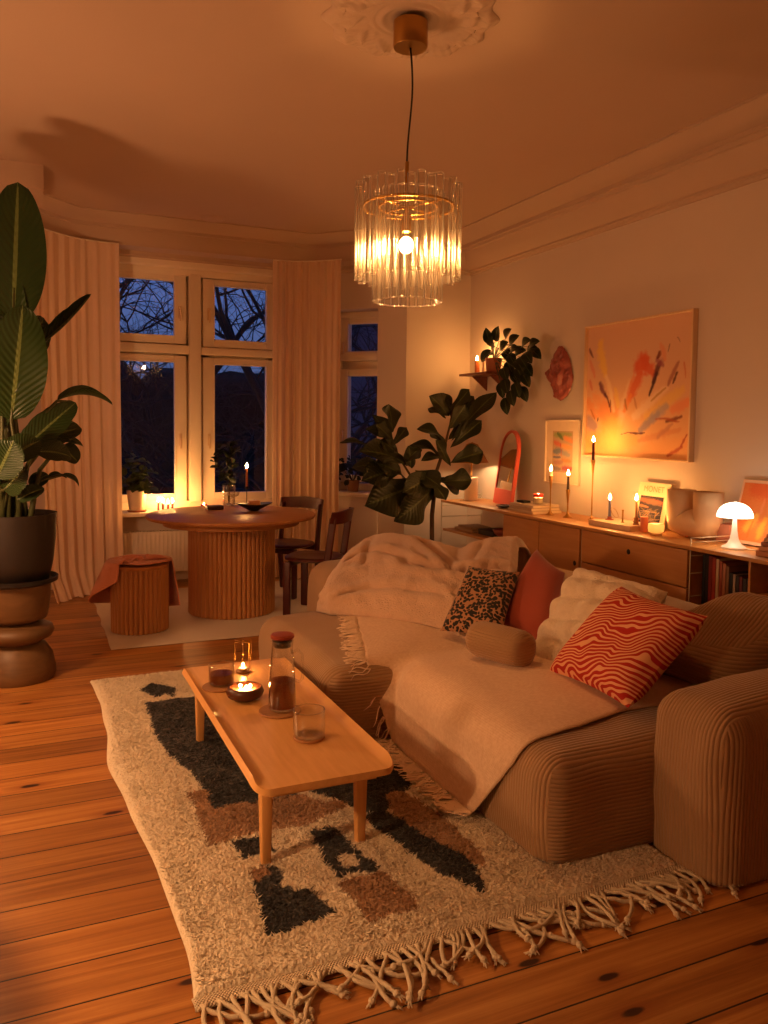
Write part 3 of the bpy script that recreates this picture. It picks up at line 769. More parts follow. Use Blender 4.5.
# ------------------------------------------------------------------ fur throw heaped over the far corner
crest_px = [(321, 600, 1.46), (330, 578, 1.55), (346, 556, 1.72), (366, 541, 1.92), (386, 536, 2.02), (410, 540, 2.12), (436, 546, 2.22), (456, 552, 2.30), (480, 544, 2.40), (500, 540, 2.50), (512, 541, 2.55), (517, 549, 2.58)]
base_px = [(318, 607), (330, 612), (350, 615), (372, 618), (396, 622), (420, 626), (446, 631), (466, 637), (482, 640), (496, 640), (505, 640), (512, 640)]
CR = [atX(u, v, x) for u, v, x in crest_px]
BS = []
for u, v in base_px:
    p = atZ(u, v, .40); BS.append(Vector((p.x, p.y, max(.36, seat_z(p.x, p.y)) + .01)))
def lerp_list(L, a):
    k = a * (len(L) - 1); i = min(len(L) - 2, int(k)); f = k - i; return L[i].lerp(L[i + 1], f)
FOLDS = [(.50, .62, .60, .42, .022, .045), (.42, .36, .66, .40, .020, .035), (.66, .40, .90, .36, .020, .035), (.20, .52, .42, .40, .022, .030), (.15, .16, .55, .20, .020, .022), (.30, .60, .26, .38, .020, .025), (.74, .60, .70, .46, .020, .030), (.60, .22, .92, .18, .018, .022)]
def furpt(a, b):
    B, C_ = lerp_list(BS, a), lerp_list(CR, a)
    if b < .62:
        t = b / .62; p = B.lerp(C_, t); out = (CAM - p).normalized(); out.z = 0
        belly = .12 * sin(pi * t) ** .8 * (.35 + .65 * sin(pi * min(1, a * 1.25)))
        p = p + out * belly + Vector((0, 0, .05 * sin(pi * t)))
        if t > .82: p = p - out * .0
    else:
        t = (b - .62) / .38
        bk = Vector((.26, .18, 0)) if a > .35 else Vector((.18, .26, 0))
        p = C_ + bk * (1 - (1 - t) ** 1.5) * 1.0 + Vector((0, 0, -.30 * t ** 2.2 * min(1, .3 + a * 2)))
    k = sin(pi * min(1, max(0, b / .9))) ** .5
    q = p * 1.0
    fold = .030 * nz((q.x * 4.2 + 3, q.y * 3 - q.z * 5, q.z * 6)) + .022 * (1 - abs(nz((q.x * 7 + q.z * 4, q.y * 5 + 2, q.z * 7)))) ** 3
    out = (CAM - p).normalized()
    for (a0, b0, a1, b1, w0, dp) in FOLDS:
        dx, dy = a1 - a0, b1 - b0; tt = max(0, min(1, ((a - a0) * dx + (b - b0) * dy) / (dx * dx + dy * dy))); d_ = sqrt((a - a0 - tt * dx) ** 2 + (b - b0 - tt * dy) ** 2)
        fold += dp * (exp(-(d_ / w0) ** 2) * -1.0 + .7 * exp(-((d_ - 2.0 * w0) / (1.3 * w0)) ** 2))
    return p + (out * .8 + Vector((0, 0, .35))) * fold * k + Vector((0, 0, .004 * nz(q * 60))) + out * .005 * nz(q * 45)
fm = MB().grid(120, 90, furpt)
for i, q in enumerate(fm.v):
    z = seat_z(q.x, q.y, .0)
    if q.z < z + .012: fm.v[i] = Vector((q.x, q.y, z + .012))
tag(fm.solidify(-.012).build('fur_throw', M_FUR), 'cream faux fur throw heaped over the far corner of the sofa', 'throw')

# ------------------------------------------------------------------ woven throw across both seats
t = NT('woven_cream_throw'); s = t.n('SeparateXYZ', i0=t.coord('UV'))
wv = t.math('ADD', t.math('SINE', t.math('MULTIPLY', s.outputs[0], 900)), t.math('SINE', t.math('MULTIPLY', s.outputs[1], 1100)))
slub = t.noise(t.coord(), 70, 3)
t.base(t.mix(t.ramp(slub, (.35, 0.0), (.75, 1.0)), lin((.86, .72, .59)), lin((.91, .79, .67)))); t.rough(.92)
t.bump(t.math('ADD', t.math('MULTIPLY', wv, .25), slub), .35, .004); t.b.inputs['Sheen Weight'].default_value = .2; M_THROW = t.m
throw = thing('woven_throw', (1.8, 3.0, .40), 'cream woven blanket with a fringed edge spread across both sofa seats', 'throw')
def front_path(y):
    """points on the seat along the fall over the front edge at y, from the back of the seat to the floor"""
    pts = []
    for x in np.linspace(2.42, 1.72, 15):
        pts.append(Vector((x, y, seat_z(x, y) + .010)))
    for a in np.linspace(80, 180, 14):
        c = Vector((1.68, y, .22)); d = Vector((cos(radians(a)), 0, sin(radians(a)))); o_ = c + d * .8
        h = SOFA_T.ray_cast(o_, -d)
        if h[0] and h[0].x < 1.72: pts.append(h[0] + d * .012)
    x_ = pts[-1].x
    for z in np.linspace(.20, .045, 6): pts.append(Vector((x_ - .004 - .03 * (1 - z / .22), y, z)))
    return pts
def top_path(y, xe): return [Vector((x, y, seat_z(x, y) + .010)) for x in np.linspace(2.42, xe, 35)]
def resample(pts, n):
    L = [0]
    for i in range(1, len(pts)): L.append(L[-1] + (pts[i] - pts[i - 1]).length)
    out = []
    for k in range(n):
        s_ = L[-1] * k / (n - 1); i = 1
        while i < len(L) - 1 and L[i] < s_: i += 1
        f = (s_ - L[i - 1]) / max(1e-9, L[i] - L[i - 1]); out.append(pts[i - 1].lerp(pts[i], f))
    return out
ROWS = []; NR, NCOL = 92, 60
for j in range(NR + 1):
    b = j / NR; y = 2.22 + (4.02 - 2.22) * b
    if y < 3.10:
        r = resample(front_path(y), NCOL + 1)
        if y < 2.5:   # the near edge falls slantwise
            r = [Vector((q.x, q.y + .22 * max(0, (.30 - q.z) / .30) * (2.5 - y) / .28 + .03 * sin(q.x * 7), q.z)) for q in r]
    elif y > 3.24: r = resample(top_path(y, 1.36 + .26 * max(0, (y - 3.24) / .8)), NCOL + 1)
    else:
        f = (y - 3.10) / .14; a_ = resample(front_path(3.09), NCOL + 1); c_ = resample(top_path(3.26, 1.36), NCOL + 1)
        r = [Vector((p.lerp(q, f).x, y, max(p.lerp(q, f).z, .05))) for p, q in zip(a_, c_)]
    ROWS.append(r)
V = np.array([[tuple(q) for q in r] for r in ROWS])
for _ in range(3):
    V[1:-1, 1:-1] = .5 * V[1:-1, 1:-1] + .125 * (V[:-2, 1:-1] + V[2:, 1:-1] + V[1:-1, :-2] + V[1:-1, 2:])
def throwpt(a, b):
    i, j = int(round(a * NCOL)), int(round(b * NR)); q = Vector(V[j, i]); k = .012 * max(0, nz((q.x * 3, q.y * 3, q.z * 3))) + .005 * max(0, nz((q.x * 9, q.y * 7, q.z * 6)))
    if q.x > 1.62: q.z = max(q.z, seat_z(q.x, q.y) + .006)
    return q + Vector((-.4 * k, 0, k))
tm = MB().grid(NCOL, NR, throwpt)
EDGE = [tm.v[j * (NCOL + 1) + NCOL].copy() for j in range(NR + 1)]; INN = [tm.v[j * (NCOL + 1) + NCOL - 2].copy() for j in range(NR + 1)]
tm.solidify(-.005).build('cloth', M_THROW, throw)
rn = random.Random(3); M_FRI = plain('throw_fringe_yarn', (.90, .78, .66), .95)
for k in range(95):
    j = int(k / 95 * NR); e = EDGE[j]; d = (e - INN[j]).normalized(); L = rn.uniform(.07, .11); m_ = MB()
    for q in range(3):
        y_ = e.y + rn.uniform(-.008, .008); dv = Vector((d.x, d.y + rn.uniform(-.35, .35), d.z)); pts = []
        for i in range(6):
            t_ = i / 5; p = Vector((e.x, y_, e.z)) + dv * (L * t_) + Vector((0, .012 * sin(5 * t_ + q + k), 0))
            if e.z > .25:
                zz = seat_z(p.x, p.y, .05) + .006
                p.z = max(p.z - .05 * t_, zz if zz < e.z + .03 else e.z)
            elif p.z < .048: p = Vector((p.x - (.048 - p.z) * .8, p.y, .046))
            pts.append(p)
        m_.tube(pts, [.0030, .0032, .003, .0028, .0024, .0018], 4)
    m_.build('fringe', M_FRI, throw)

# ------------------------------------------------------------------ chandelier
M_BRASS = plain('aged_brass', (.72, .55, .30), .32, 1.0, var=.1)
M_TUBE = thin_glass('chandelier_glass', (.97, .95, .92), .06, 2.0, .28, .8)
M_RIM = plain('polished_glass_rim', (.95, .9, .82), .15, 0, coat=1)
ch = thing('chandelier', (1.50, 3.16, 1.93), 'glass tube chandelier in two tiers hanging on a black cord from the plaster rosette', 'chandelier')
cx, cy = 1.50, 3.16
MB().lathe([(.0005, 3.112), (.073, 3.112), (.073, 3.012), (.070, 3.008), (.0005, 3.008)], (cx, cy, 0), 40).build('canopy', M_BRASS, ch, sharp=40)
pts = [Vector((cx + .012 * sin(pi * t_ * 1.0) * 1.3 + .006 * sin(2 * pi * t_) - .010 * t_, cy + .008 * sin(3 * t_), 3.012 - .522 * t_)) for t_ in np.linspace(0, 1, 14)]
MB().tube(pts, .0042, 8).build('cord', plain('black_cord', (.05, .04, .04), .6), ch)
st = MB().tube([(cx - .008, cy, 2.535), (cx - .008, cy, 2.27)], .0085, 12); st.lathe([(.0005, 2.31), (.02, 2.31), (.022, 2.24), (.012, 2.235)], (cx - .008, cy, 0), 16)
st.build('stem', M_BRASS, ch, sharp=40)
def torus(mb, c, R, r, n=48, k=8): mb.tube([Vector(c) + Vector((R * cos(2 * pi * i / n), R * sin(2 * pi * i / n), 0)) for i in range(n + 1)], r, k, cap=False); return mb
rg = torus(MB(), (cx, cy, 2.345), .195, .006); torus(rg, (cx, cy, 2.345), .125, .005)
for k in range(4): a = k * pi / 2 + .4; rg.tube([(cx, cy, 2.345), (cx + .2 * cos(a), cy + .2 * sin(a), 2.345)], .004, 6)
rg.build('tier_ring', M_BRASS, ch)
def gtube(R, a, z0, z1, r):
    x, y = cx + R * cos(a), cy + R * sin(a)
    o = MB().lathe([(r, z0), (r, z0 + (z1 - z0) * .5), (r, z1)], (x, y, 0), 14).build('glass_tube', M_TUBE, ch)
    m_ = MB(); torus(m_, (x, y, z0), r, .0016, 14, 5); torus(m_, (x, y, z1), r, .0016, 14, 5)
    R_ = .198 if R > .18 else .125
    m_.tube([(cx + R_ * cos(a), cy + R_ * sin(a), 2.345), (x, y, 2.347)], .0014, 4)
    m_.build('tube_rim', M_TUBERIM, o)
M_TUBERIM = thin_glass('tube_rim_glass', (.98, .95, .9), .45, 1.2, .1, .9)
for k in range(32): gtube(.213, 2 * pi * k / 32, 2.035 + .012 * (k % 2), 2.425 + .012 * (k % 2), .0165)
for k in range(22): gtube(.137, 2 * pi * k / 22 + .1, 1.945, 2.405, .0155)
MB().sphere((cx - .008, cy, 2.185), .030, 14, 10, (1, 1, 1.15)).build('bulb', emit('filament_bulb', WARM, L_BULB), ch)

# ------------------------------------------------------------------ lamps
# mushroom lamp on the sideboard
SBZ = .755
M_OPAL = emit('opal_shade_lit', (1.0, .80, .56), L_DOME)
lp = thing('mushroom_lamp', (3.55, 3.235, SBZ), 'lit white mushroom table lamp on the sideboard in front of the orange poster', 'lamp')
lx, ly = 3.55, 3.235
M_LAMPW = plain('white_lamp_lacquer', (.95, .92, .88), .3, coat=.4)
MB().lathe([(.0005, 0), (.066, 0), (.066, .007), (.061, .012), (.038, .026), (.023, .055), (.0155, .10), (.012, .15), (.011, .185)], (lx, ly, SBZ + .001), 36).build('base', M_LAMPW, lp, sharp=50)
n_ = 14
dome = [((.094) * cos(pi / 2 * k / n_) ** .9 + .0004, .176 + .080 * sin(pi / 2 * k / n_)) for k in range(n_ + 1)]
MB().lathe(dome, (lx, ly, SBZ), 40).build('lamp_shade', M_OPAL, lp)
MB().lathe([(.0005, .0), (.008, .001), (.009, .006), (.0005, .009)], (lx, ly, SBZ + .256), 12).build('finial', M_LAMPW, lp)
MB().sphere((lx, ly, SBZ + .205), .022, 10, 8).build('bulb', emit('lamp_bulb', WARM, L_DOMEBULB), lp)
MB().tube([(lx + .02, ly - .062, SBZ + .006), (lx + .05, ly - .14, SBZ + .006), (lx + .10, ly - .20, SBZ + .006), (lx + .11, ly - .215, SBZ + .006)], .003, 6).build('cord', plain('white_cord', (.9, .85, .78), .5), lp)
# cone lamp in the corner behind the fig
cl = Vector((3.60, 6.20, SBZ)); t_ = thing('table_lamp', cl, 'white cylinder table lamp with cone shade in the corner behind the fig tree', 'lamp')
MB().lathe([(.0005, 0), (.058, 0), (.06, .004), (.06, .20), (.056, .205), (.0005, .205)], cl + Vector((0, 0, .001)), 28).build('base', plain('white_ceramic', (.92, .87, .80), .35), t_, sharp=40)
MB().tube([cl + Vector((0, 0, .20)), cl + Vector((0, 0, .52))], .006, 8).build('stem', M_BRASS, t_)
MB().lathe([(.15, .34), (.05, .50), (.012, .515)], cl, 36).solidify(.003).build('lamp_shade', plain('tan_lamp_shade', (.62, .44, .28), .8), t_)
MB().sphere(cl + Vector((0, 0, .40)), .024, 12, 8).build('bulb', emit('cone_bulb', (1.0, .62, .28), L_CONE), t_)
# globe floor lamp left of the frame, beside the big plant: it throws the leaf shadows on the ceiling
gl = Vector((-.72, 3.95, 0)); t_ = thing('floor_lamp', gl, 'globe floor lamp standing on the boards left of the big potted plant', 'lamp')
MB().lathe([(.0005, .001), (.13, .001), (.13, .02), (.03, .03), (.012, .05), (.011, 1.12), (.03, 1.14), (.03, 1.155), (.0005, 1.155)], gl, 24).build('stand', M_BRASS, t_, sharp=40)
MB().sphere(gl + Vector((0, 0, 1.26)), .115, 20, 14).build('globe', emit('paper_globe', (1.0, .50, .22), L_GLOBE), t_)
# reading lamp behind the camera
rl = Vector((-.90, 1.95, 0)); st_ = thing('added_side_table', rl, 'unseen round side table added left of the camera to shade the floor under its lamp', 'table')  # unseen table, added so its top shades the floor around the lamp
MB().lathe([(.0005, .50), (.46, .50), (.47, .508), (.46, .516), (.0005, .516)], rl, 40).build('tabletop', M_BRASS, st_, sharp=40); MB().lathe([(.0005, .001), (.22, .001), (.22, .015), (.03, .03), (.022, .06), (.022, .499), (.0005, .4995)], rl, 24).build('pedestal', M_BRASS, st_, sharp=40)
rl = Vector((-.90, 1.95, .517)); t_ = thing('table_lamp', rl, 'reading lamp with a linen cone shade on the added round side table left of the camera', 'lamp')
MB().lathe([(.0005, .001), (.14, .001), (.14, .02), (.03, .03), (.012, .05), (.011, .43), (.0005, .44)], rl, 24).build('stand', M_BRASS, t_, sharp=40)
MB().lathe([(.19, .46), (.06, .68), (.012, .685)], rl, 28).solidify(.003).build('lamp_shade', plain('linen_shade', (.82, .66, .48), .8), t_)
MB().sphere(rl + Vector((0, 0, .50)), .055, 14, 10).build('bulb', emit('reading_bulb', (1.0, .52, .22), L_READ), t_)

# ------------------------------------------------------------------ coffee table
M_OAK = wood('oiled_oak', (.84, .62, .37), (.90, .69, .44), 'Y', 1.2, .38)
M_OAKV = wood('oiled_oak_leg', (.80, .58, .34), (.87, .66, .41), 'Z', 1.2, .42)
CT = .300
ct = thing('coffee_table', (.87, 2.97, .03), 'low oak coffee table with raised long edges standing on the shaggy rug', 'table')
tx0, tx1, ty0, ty1 = .622, 1.085, 2.315, 3.645
def slab_outline(x0, x1, y0, y1, r, n=6):
    out = []
    for (cx_, cy_, a0) in ((x1 - r, y1 - r, 0), (x0 + r, y1 - r, pi / 2), (x0 + r, y0 + r, pi), (x1 - r, y0 + r, 3 * pi / 2)):
        out += [(cx_ + r * cos(a0 + pi / 2 * k / n), cy_ + r * sin(a0 + pi / 2 * k / n)) for k in range(n + 1)]
    return out
tp = MB()
def tabletop(a, b):
    """flat board whose long edges sweep up"""
    y = ty0 + (ty1 - ty0) * b; u = 2 * a - 1
    de = min(b, 1 - b) * (ty1 - ty0); e = max(0, (abs(u) - .82) / .18) * min(1, max(0, de - .012) / .06) ** .5; cr_ = max(0, 1 - de / .05)
    hx = (tx1 - tx0) / 2 - .040 * (1 - sqrt(max(0, 1 - cr_ ** 2))) * 1
    return Vector(((tx0 + tx1) / 2 + hx * u, y, CT + .020 * e ** 2))
tp.grid(40, 240, tabletop).solidify(.022)
tp.build('tabletop', M_OAK, ct, sharp=40, uv=[(0.5, .5)] * len(tp.v))
ap = MB(); ap.bbox((tx0 + .06, ty0 + .05, CT - .052), (tx1 - .06, ty0 + .072, CT - .021), .003); ap.bbox((tx0 + .06, ty1 - .072, CT - .052), (tx1 - .06, ty1 - .05, CT - .021), .003)
ap.bbox((tx0 + .05, ty0 + .05, CT - .052), (tx0 + .07, ty1 - .05, CT - .021), .003); ap.bbox((tx1 - .07, ty0 + .05, CT - .052), (tx1 - .05, ty1 - .05, CT - .021), .003)
ap.build('apron', M_OAK, ct, sharp=40)
for lx_, ly_ in ((tx0 + .050, ty0 + .10), (tx1 - .085, ty0 + .11), (tx0 + .050, ty1 - .16), (tx1 - .085, ty1 - .15)):
    def taper(q, c, h): k = (q.z - (c.z - h.z)) / (2 * h.z); s_ = .72 + .28 * k; return Vector((c.x + (q.x - c.x) * s_, c.y + (q.y - c.y) * s_, q.z))
    v, f = rounded_box((lx_ - .021, ly_ - .021, .012), (lx_ + .021, ly_ + .021, CT - .021), .007, taper, 2); obj('leg', v, f, M_OAKV, ct, sharp=50)

# ---- things on the coffee table
M_GLASS = thin_glass('drinking_glass', (.96, .96, .95), .06, 2.2, .0, .9)
M_TEA = plain('black_tea', (.16, .05, .02), .12, coat=.6)
t = NT('tea_liquid'); t.base((.20, .05, .015)); t.rough(.15); tr = t.n('BsdfTranslucent'); tr.inputs[0].default_value = (.42, .12, .03, 1); mx = t.n('MixShader'); mx.inputs[0].default_value = .6; t.t.links.new(t.b.outputs[0], mx.inputs[1]); t.t.links.new(tr.outputs[0], mx.inputs[2]); t.t.links.new(mx.outputs[0], t.out.inputs[0]); M_TEA = t.m
def glass(name, p, r, h, label, tea=0.0, cat='glass'):
    p = Vector(p); g_ = thing(name, p, label, cat)
    MB().lathe([(.0005, .001), (r * .90, .001), (r * .97, .005), (r, .02), (r, h), (r - .0022, h + .001), (r - .0025, .02), (r * .9, .008), (.0005, .007)], p, 36).build('glass_body', M_GLASS, g_, sharp=60)
    m_ = MB(); torus(m_, p + Vector((0, 0, h)), r - .001, .0013, 36, 6); m_.build('rim', M_TUBERIM, g_)
    if tea: MB().lathe([(.0005, .009), (r - .004, .010), (r - .004, tea), (.0005, tea)], p, 32).build('tea', M_TEA, g_, sharp=50)
    return g_
def coaster(p, r, label, th=.007): return tag(MB().lathe([(.0005, 0), (r - .002, 0), (r, .002), (r, th - .002), (r - .002, th), (.0005, th)], Vector(p), 40).build('coaster', M_COAST, sharp=40), label, 'coaster')
M_COAST = wood('oak_coaster', (.62, .42, .25), (.70, .50, .31), 'X', 2, .5)
top = CT + .0012
p1 = Vector(atZ(222, 686, top)); p1.z = top + .0005
coaster(Vector(atZ(220, 687, top)) * 1, .074, 'round oak coaster under the tea glass on the coffee table', .006)
glass('tea_glass', Vector((p1.x, p1.y + .01, top + .008)), .054, .082, 'low tumbler half filled with dark tea at the far left of the coffee table', .046)
p2 = Vector(atZ(283, 711, top)); coaster((p2.x - .012, p2.y + .0, top), .082, 'round oak coaster under the glass jug')
p3 = Vector(atZ(309, 738, top)); coaster((p3.x, p3.y, top), .056, 'small round oak coaster under the empty tumbler', .010)
glass('tumbler', (p3.x, p3.y, top + .0115), .057, .092, 'empty clear tumbler on a small coaster at the right of the coffee table')
# jug of tea
J = Vector((p2.x - .002, p2.y + .005, top + .0085)); jg = thing('jug', J, 'tall glass jug of dark tea with a copper lid on the coffee table', 'jug')
JS = Matrix(((1.05, 0, 0), (0, 1.05, 0), (0, 0, 1.14)))
MB().lathe([(.0005, .001), (.046, .001), (.050, .005), (.051, .02), (.047, .12), (.040, .20), (.039, .225), (.041, .235), (.0385, .235), (.037, .225), (.038, .20), (.045, .12), (.049, .02), (.046, .008), (.0005, .007)], J, 40, M=JS).build('glass_body', M_GLASS, jg, sharp=60)
MB().lathe([(.0005, .009), (.0475, .010), (.048, .03), (.0455, .100), (.0005, .100)], J, 36, M=JS).build('tea', M_TEA, jg, sharp=50)
hd = Vector((.80, -.60, 0)).normalized()
MB().tube([J + hd * .040 + Vector((0, 0, 0.2223)), J + hd * .062 + Vector((0, 0, 0.2360)), J + hd * .080 + Vector((0, 0, 0.2223)), J + hd * .084 + Vector((0, 0, 0.1710)), J + hd * .082 + Vector((0, 0, 0.1254)), J + hd * .070 + Vector((0, 0, 0.1117)), J + hd * .048 + Vector((0, 0, 0.1186))], .006, 10).build('handle', M_GLASS, jg)
MB().lathe([(.0005, .215), (.034, .215), (.037, .220), (.037, .240), (.0005, .240)], J, 32, M=JS).build('stopper', plain('steel_stopper', (.35, .33, .32), .3, .9), jg, sharp=40)
MB().lathe([(.0005, .241), (.036, .241), (.044, .246), (.044, .254), (.040, .258), (.0005, .260)], J, 36, M=JS).build('lid', plain('copper_lid', (.62, .27, .17), .4, .25), jg, sharp=40)
# candle bowl
p4 = Vector(atZ(245, 699, top)); B_ = Vector((p4.x, p4.y, top + .0005)); cb = thing('candle_bowl', B_, 'burning candle in a ribbed brown bowl on the coffee table', 'candle')
bw = MB(); prof = [(.0005, .002), (.034, .001), (.050, .012), (.056, .028), (.052, .044), (.048, .046), (.046, .042), (.0005, .030)]
vs_ = bw.lathe([(r_ * 1.32, z_ * 1.15) for r_, z_ in prof], B_, 60); bw.v = [Vector((B_.x + (q.x - B_.x) * (1 + .035 * cos(28 * math.atan2(q.y - B_.y, q.x - B_.x)) * (q.z - B_.z < .046)), B_.y + (q.y - B_.y) * (1 + .035 * cos(28 * math.atan2(q.y - B_.y, q.x - B_.x)) * (q.z - B_.z < .046)), q.z)) for q in bw.v]
bw.build('bowl', plain('brown_ribbed_ceramic', (.33, .17, .09), .4), cb)
M_WAXC = plain('cream_wax', (.95, .86, .70), .45)
MB().lathe([(.0005, .040), (.061, .040)], B_, 32).build('wax', M_WAXC, cb)
for dx, dy in ((-.012, .006), (.014, -.004), (.0, -.012)):
    flame_on(cb, B_ + Vector((dx * 1.4, dy * 1.4, .040)), .018, .006)
# rotary tealight
p5 = Vector(atZ(243, 672, top)); T_ = Vector((p5.x, p5.y, top + .0005)); rt = thing('rotary_candle_holder', T_, 'brass spinning tealight carousel with hanging charms at the far end of the coffee table', 'candle holder')
MB().lathe([(.0005, 0), (.030, 0), (.033, .003), (.033, .006), (.0005, .006)], T_, 28).build('base_plate', M_BRASS, rt, sharp=40)
MB().lathe([(.0005, .006), (.019, .006), (.019, .020), (.0185, .020), (.0005, .018)], T_, 20).build('tealight', plain('tealight_cup', (.8, .7, .55), .4, .4), rt, sharp=40)
flame_on(rt, T_ + Vector((0, 0, .018)), .022, .006)
m_ = MB().tube([T_ + Vector((.030, .01, .004)), T_ + Vector((.030, .01, .125)), T_ + Vector((.0, .0, .135))], .0016, 6); m_.build('stem', M_BRASS, rt)
m_ = MB().sphere(T_ + Vector((0, 0, .139)), .006, 8, 6)
for k in range(6):
    a = 2 * pi * k / 6 + .2; d = Vector((cos(a), sin(a), 0)); sd_ = Vector((-sin(a), cos(a), .5))
    m_.add([T_ + Vector((0, 0, .138)) + d * .006, T_ + Vector((0, 0, .138)) + d * .042 + sd_ * .010, T_ + Vector((0, 0, .138)) + d * .044 - sd_ * .004], [(0, 1, 2)])
m_.build('rotor', M_BRASS, rt, smooth=False)
for k in range(6):
    a = 2 * pi * k / 6 + .25; q = T_ + Vector((.042 * cos(a), .042 * sin(a), .138)); m_ = MB().tube([q, q - Vector((0, 0, .06))], .0007, 4); q2 = q - Vector((0, 0, .068))
    m_.lathe([(.0005, .010), (.006, .002), (.0045, -.006), (.0005, -.012)], q2, 4); m_.build('charm', M_BRASS, rt)

# ------------------------------------------------------------------ sideboard
M_OAKS = wood('sideboard_oak', (.72, .50, .28), (.78, .56, .33), 'Y', .9, .45)
M_OAKD = wood('sideboard_oak_front', (.70, .47, .26), (.76, .54, .32), 'Y', .8, .45)
M_WIRE = plain('cream_wire', (.80, .74, .64), .4, .3)
SX0, SX1 = 3.38, 3.825
sb = thing('sideboard', (3.6, 4.2, 0), 'long oak shelving sideboard along the right wall with doors, drawers and open shelves', 'sideboard')
MB().bbox((SX0, 2.2, SBZ - .022), (SX1, 6.36, SBZ), .003).build('top_board', M_OAKS, sb, sharp=40)
def pan(name, lo, hi, mat=M_OAKS, b=.003, parent=sb): return MB().bbox(lo, hi, b).build(name, mat, parent, sharp=40)
# doors cabinet 4.365..5.325, drawers cabinet 3.395..4.355
for y0, y1 in ((4.362, 5.325), (3.395, 4.352)):
    c_ = MB(); c_.bbox((SX0 + .02, y0, .29), (SX1, y0 + .018, SBZ - .023), .002); c_.bbox((SX0 + .02, y1 - .018, .29), (SX1, y1, SBZ - .023), .002); c_.bbox((SX0 + .02, y0 + .018, .29), (SX1, y1 - .018, .308), .002); c_.bbox((SX1 - .012, y0 + .018, .30), (SX1, y1 - .018, SBZ - .024), .002)
    c_.build('cabinet_body', M_OAKS, sb, sharp=40)
M_HOLE = plain('black_finger_pull', (.03, .025, .02), .5)
def pull(x, y, z, parent):
    return MB().lathe([(.0005, .003), (.013, .003), (.016, .001), (.0175, -.001), (.0175, -.006)], (x, y, z), 20, M=Matrix(((0, 0, -1), (1, 0, 0), (0, 1, 0)))).build('finger_pull', M_HOLE, parent)
d = pan('door', (SX0, 4.845, .285), (SX0 + .019, 5.318, SBZ - .026), M_OAKD); pull(SX0, 5.26, .49, d)
d = pan('door', (SX0, 4.37, .285), (SX0 + .019, 4.838, SBZ - .026), M_OAKD); pull(SX0, 4.415, .493, d)
d = pan('drawer', (SX0, 3.402, .518), (SX0 + .019, 4.345, SBZ - .026), M_OAKD); pull(SX0, 3.885, .650, d)
d = pan('drawer', (SX0, 3.402, .285), (SX0 + .019, 4.345, .511), M_OAKD); pull(SX0, 3.885, .42, d)
pan('shelf_board', (SX0 + .02, 5.335, .478), (SX1, 6.35, .497)); pan('shelf_board', (SX0 + .02, 2.2, .40), (SX1, 3.385, .418)); pan('shelf_board', (SX0 + .02, 5.335, .20), (SX1, 6.35, .219))
pan('shelf_board', (SX0 + .02, 2.2, .545), (SX1, 2.985, .562)); pan('divider', (SX0 + .02, 2.985, .418), (SX1, 3.0, SBZ - .023))
for y in (6.365, 5.330, 4.357, 3.390):
    m_ = MB()
    zt_ = SBZ + .045 if y in (6.365, 3.390) else SBZ - .024
    for x in (SX0 + .012, SX1 - .02): m_.tube([(x, y, .001), (x, y, zt_)], .0035, 6)
    m_.tube([(SX0 + .012, y, zt_), (SX1 - .02, y, zt_)], .0035, 6)
    for z in (.2, .33, .47, .60, .70): m_.tube([(SX0 + .012, y, z), (SX1 - .02, y, z)], .0025, 5)
    if y in (6.365, 3.390): m_.tube([(SX0 + .012, y, SBZ + .02), (SX1 - .02, y, SBZ + .02)], .0025, 5)
    m_.build('wire_ladder', M_WIRE, sb)

# ------------------------------------------------------------------ books
def book(p, size, rgb, label, group=None, rz=0.0, lay=True, title=None, pages=True):
    """p: base centre; size: (across, along, thick) lying or (depth, thick, height) standing; spine towards -x"""
    p = Vector(p); b_ = thing('book', p, label, 'book', group, rz)
    a, l, h = size; key = 'cover_%02d_%02d_%02d' % tuple(int(c * 99) for c in rgb); cv = plain(key, rgb, .5)
    ed = .003
    if lay:
        m_ = MB(); m_.bbox((-a / 2, -l / 2, 0), (a / 2, l / 2, ed), .001); m_.bbox((-a / 2, -l / 2, h - ed), (a / 2, l / 2, h), .001); m_.bbox((-a / 2, -l / 2, 0), (-a / 2 + ed, l / 2, h), .001); m_.build('cover', cv, b_, world=False, sharp=40)
        MB().box((-a / 2 + ed, -l / 2 + .004, ed), (a / 2 - .004, l / 2 - .004, h - ed)).build('pages', M_PAGES, b_, world=False, smooth=False)
    else:
        m_ = MB(); m_.bbox((-a / 2, -l / 2, 0), (a / 2, -l / 2 + ed, h), .001); m_.bbox((-a / 2, l / 2 - ed, 0), (a / 2, l / 2, h), .001); m_.bbox((-a / 2, -l / 2, 0), (-a / 2 + ed, l / 2, h), .001); m_.build('cover', cv, b_, world=False, sharp=40)
        MB().box((-a / 2 + ed, -l / 2 + ed, .003), (a / 2 - .004, l / 2 - ed, h - .004)).build('pages', M_PAGES, b_, world=False, smooth=False)
    return b_
M_PAGES = plain('book_pages', (.88, .80, .68), .9, bump=.3, bs=300)
cols = [((.10, .09, .10), 'black'), ((.14, .10, .09), 'dark brown'), ((.50, .14, .10), 'dark red'), ((.62, .20, .14), 'red'), ((.84, .74, .62), 'cream'), ((.66, .34, .26), 'brick pink'), ((.70, .46, .36), 'dusty pink'), ((.55, .40, .30), 'tan'), ((.10, .10, .12), 'charcoal'),
        ((.62, .56, .52), 'grey'), ((.16, .13, .15), 'near-black'), ((.40, .14, .18), 'plum'), ((.14, .12, .14), 'ink black'), ((.22, .18, .2), 'slate'), ((.12, .10, .12), 'soot black')]
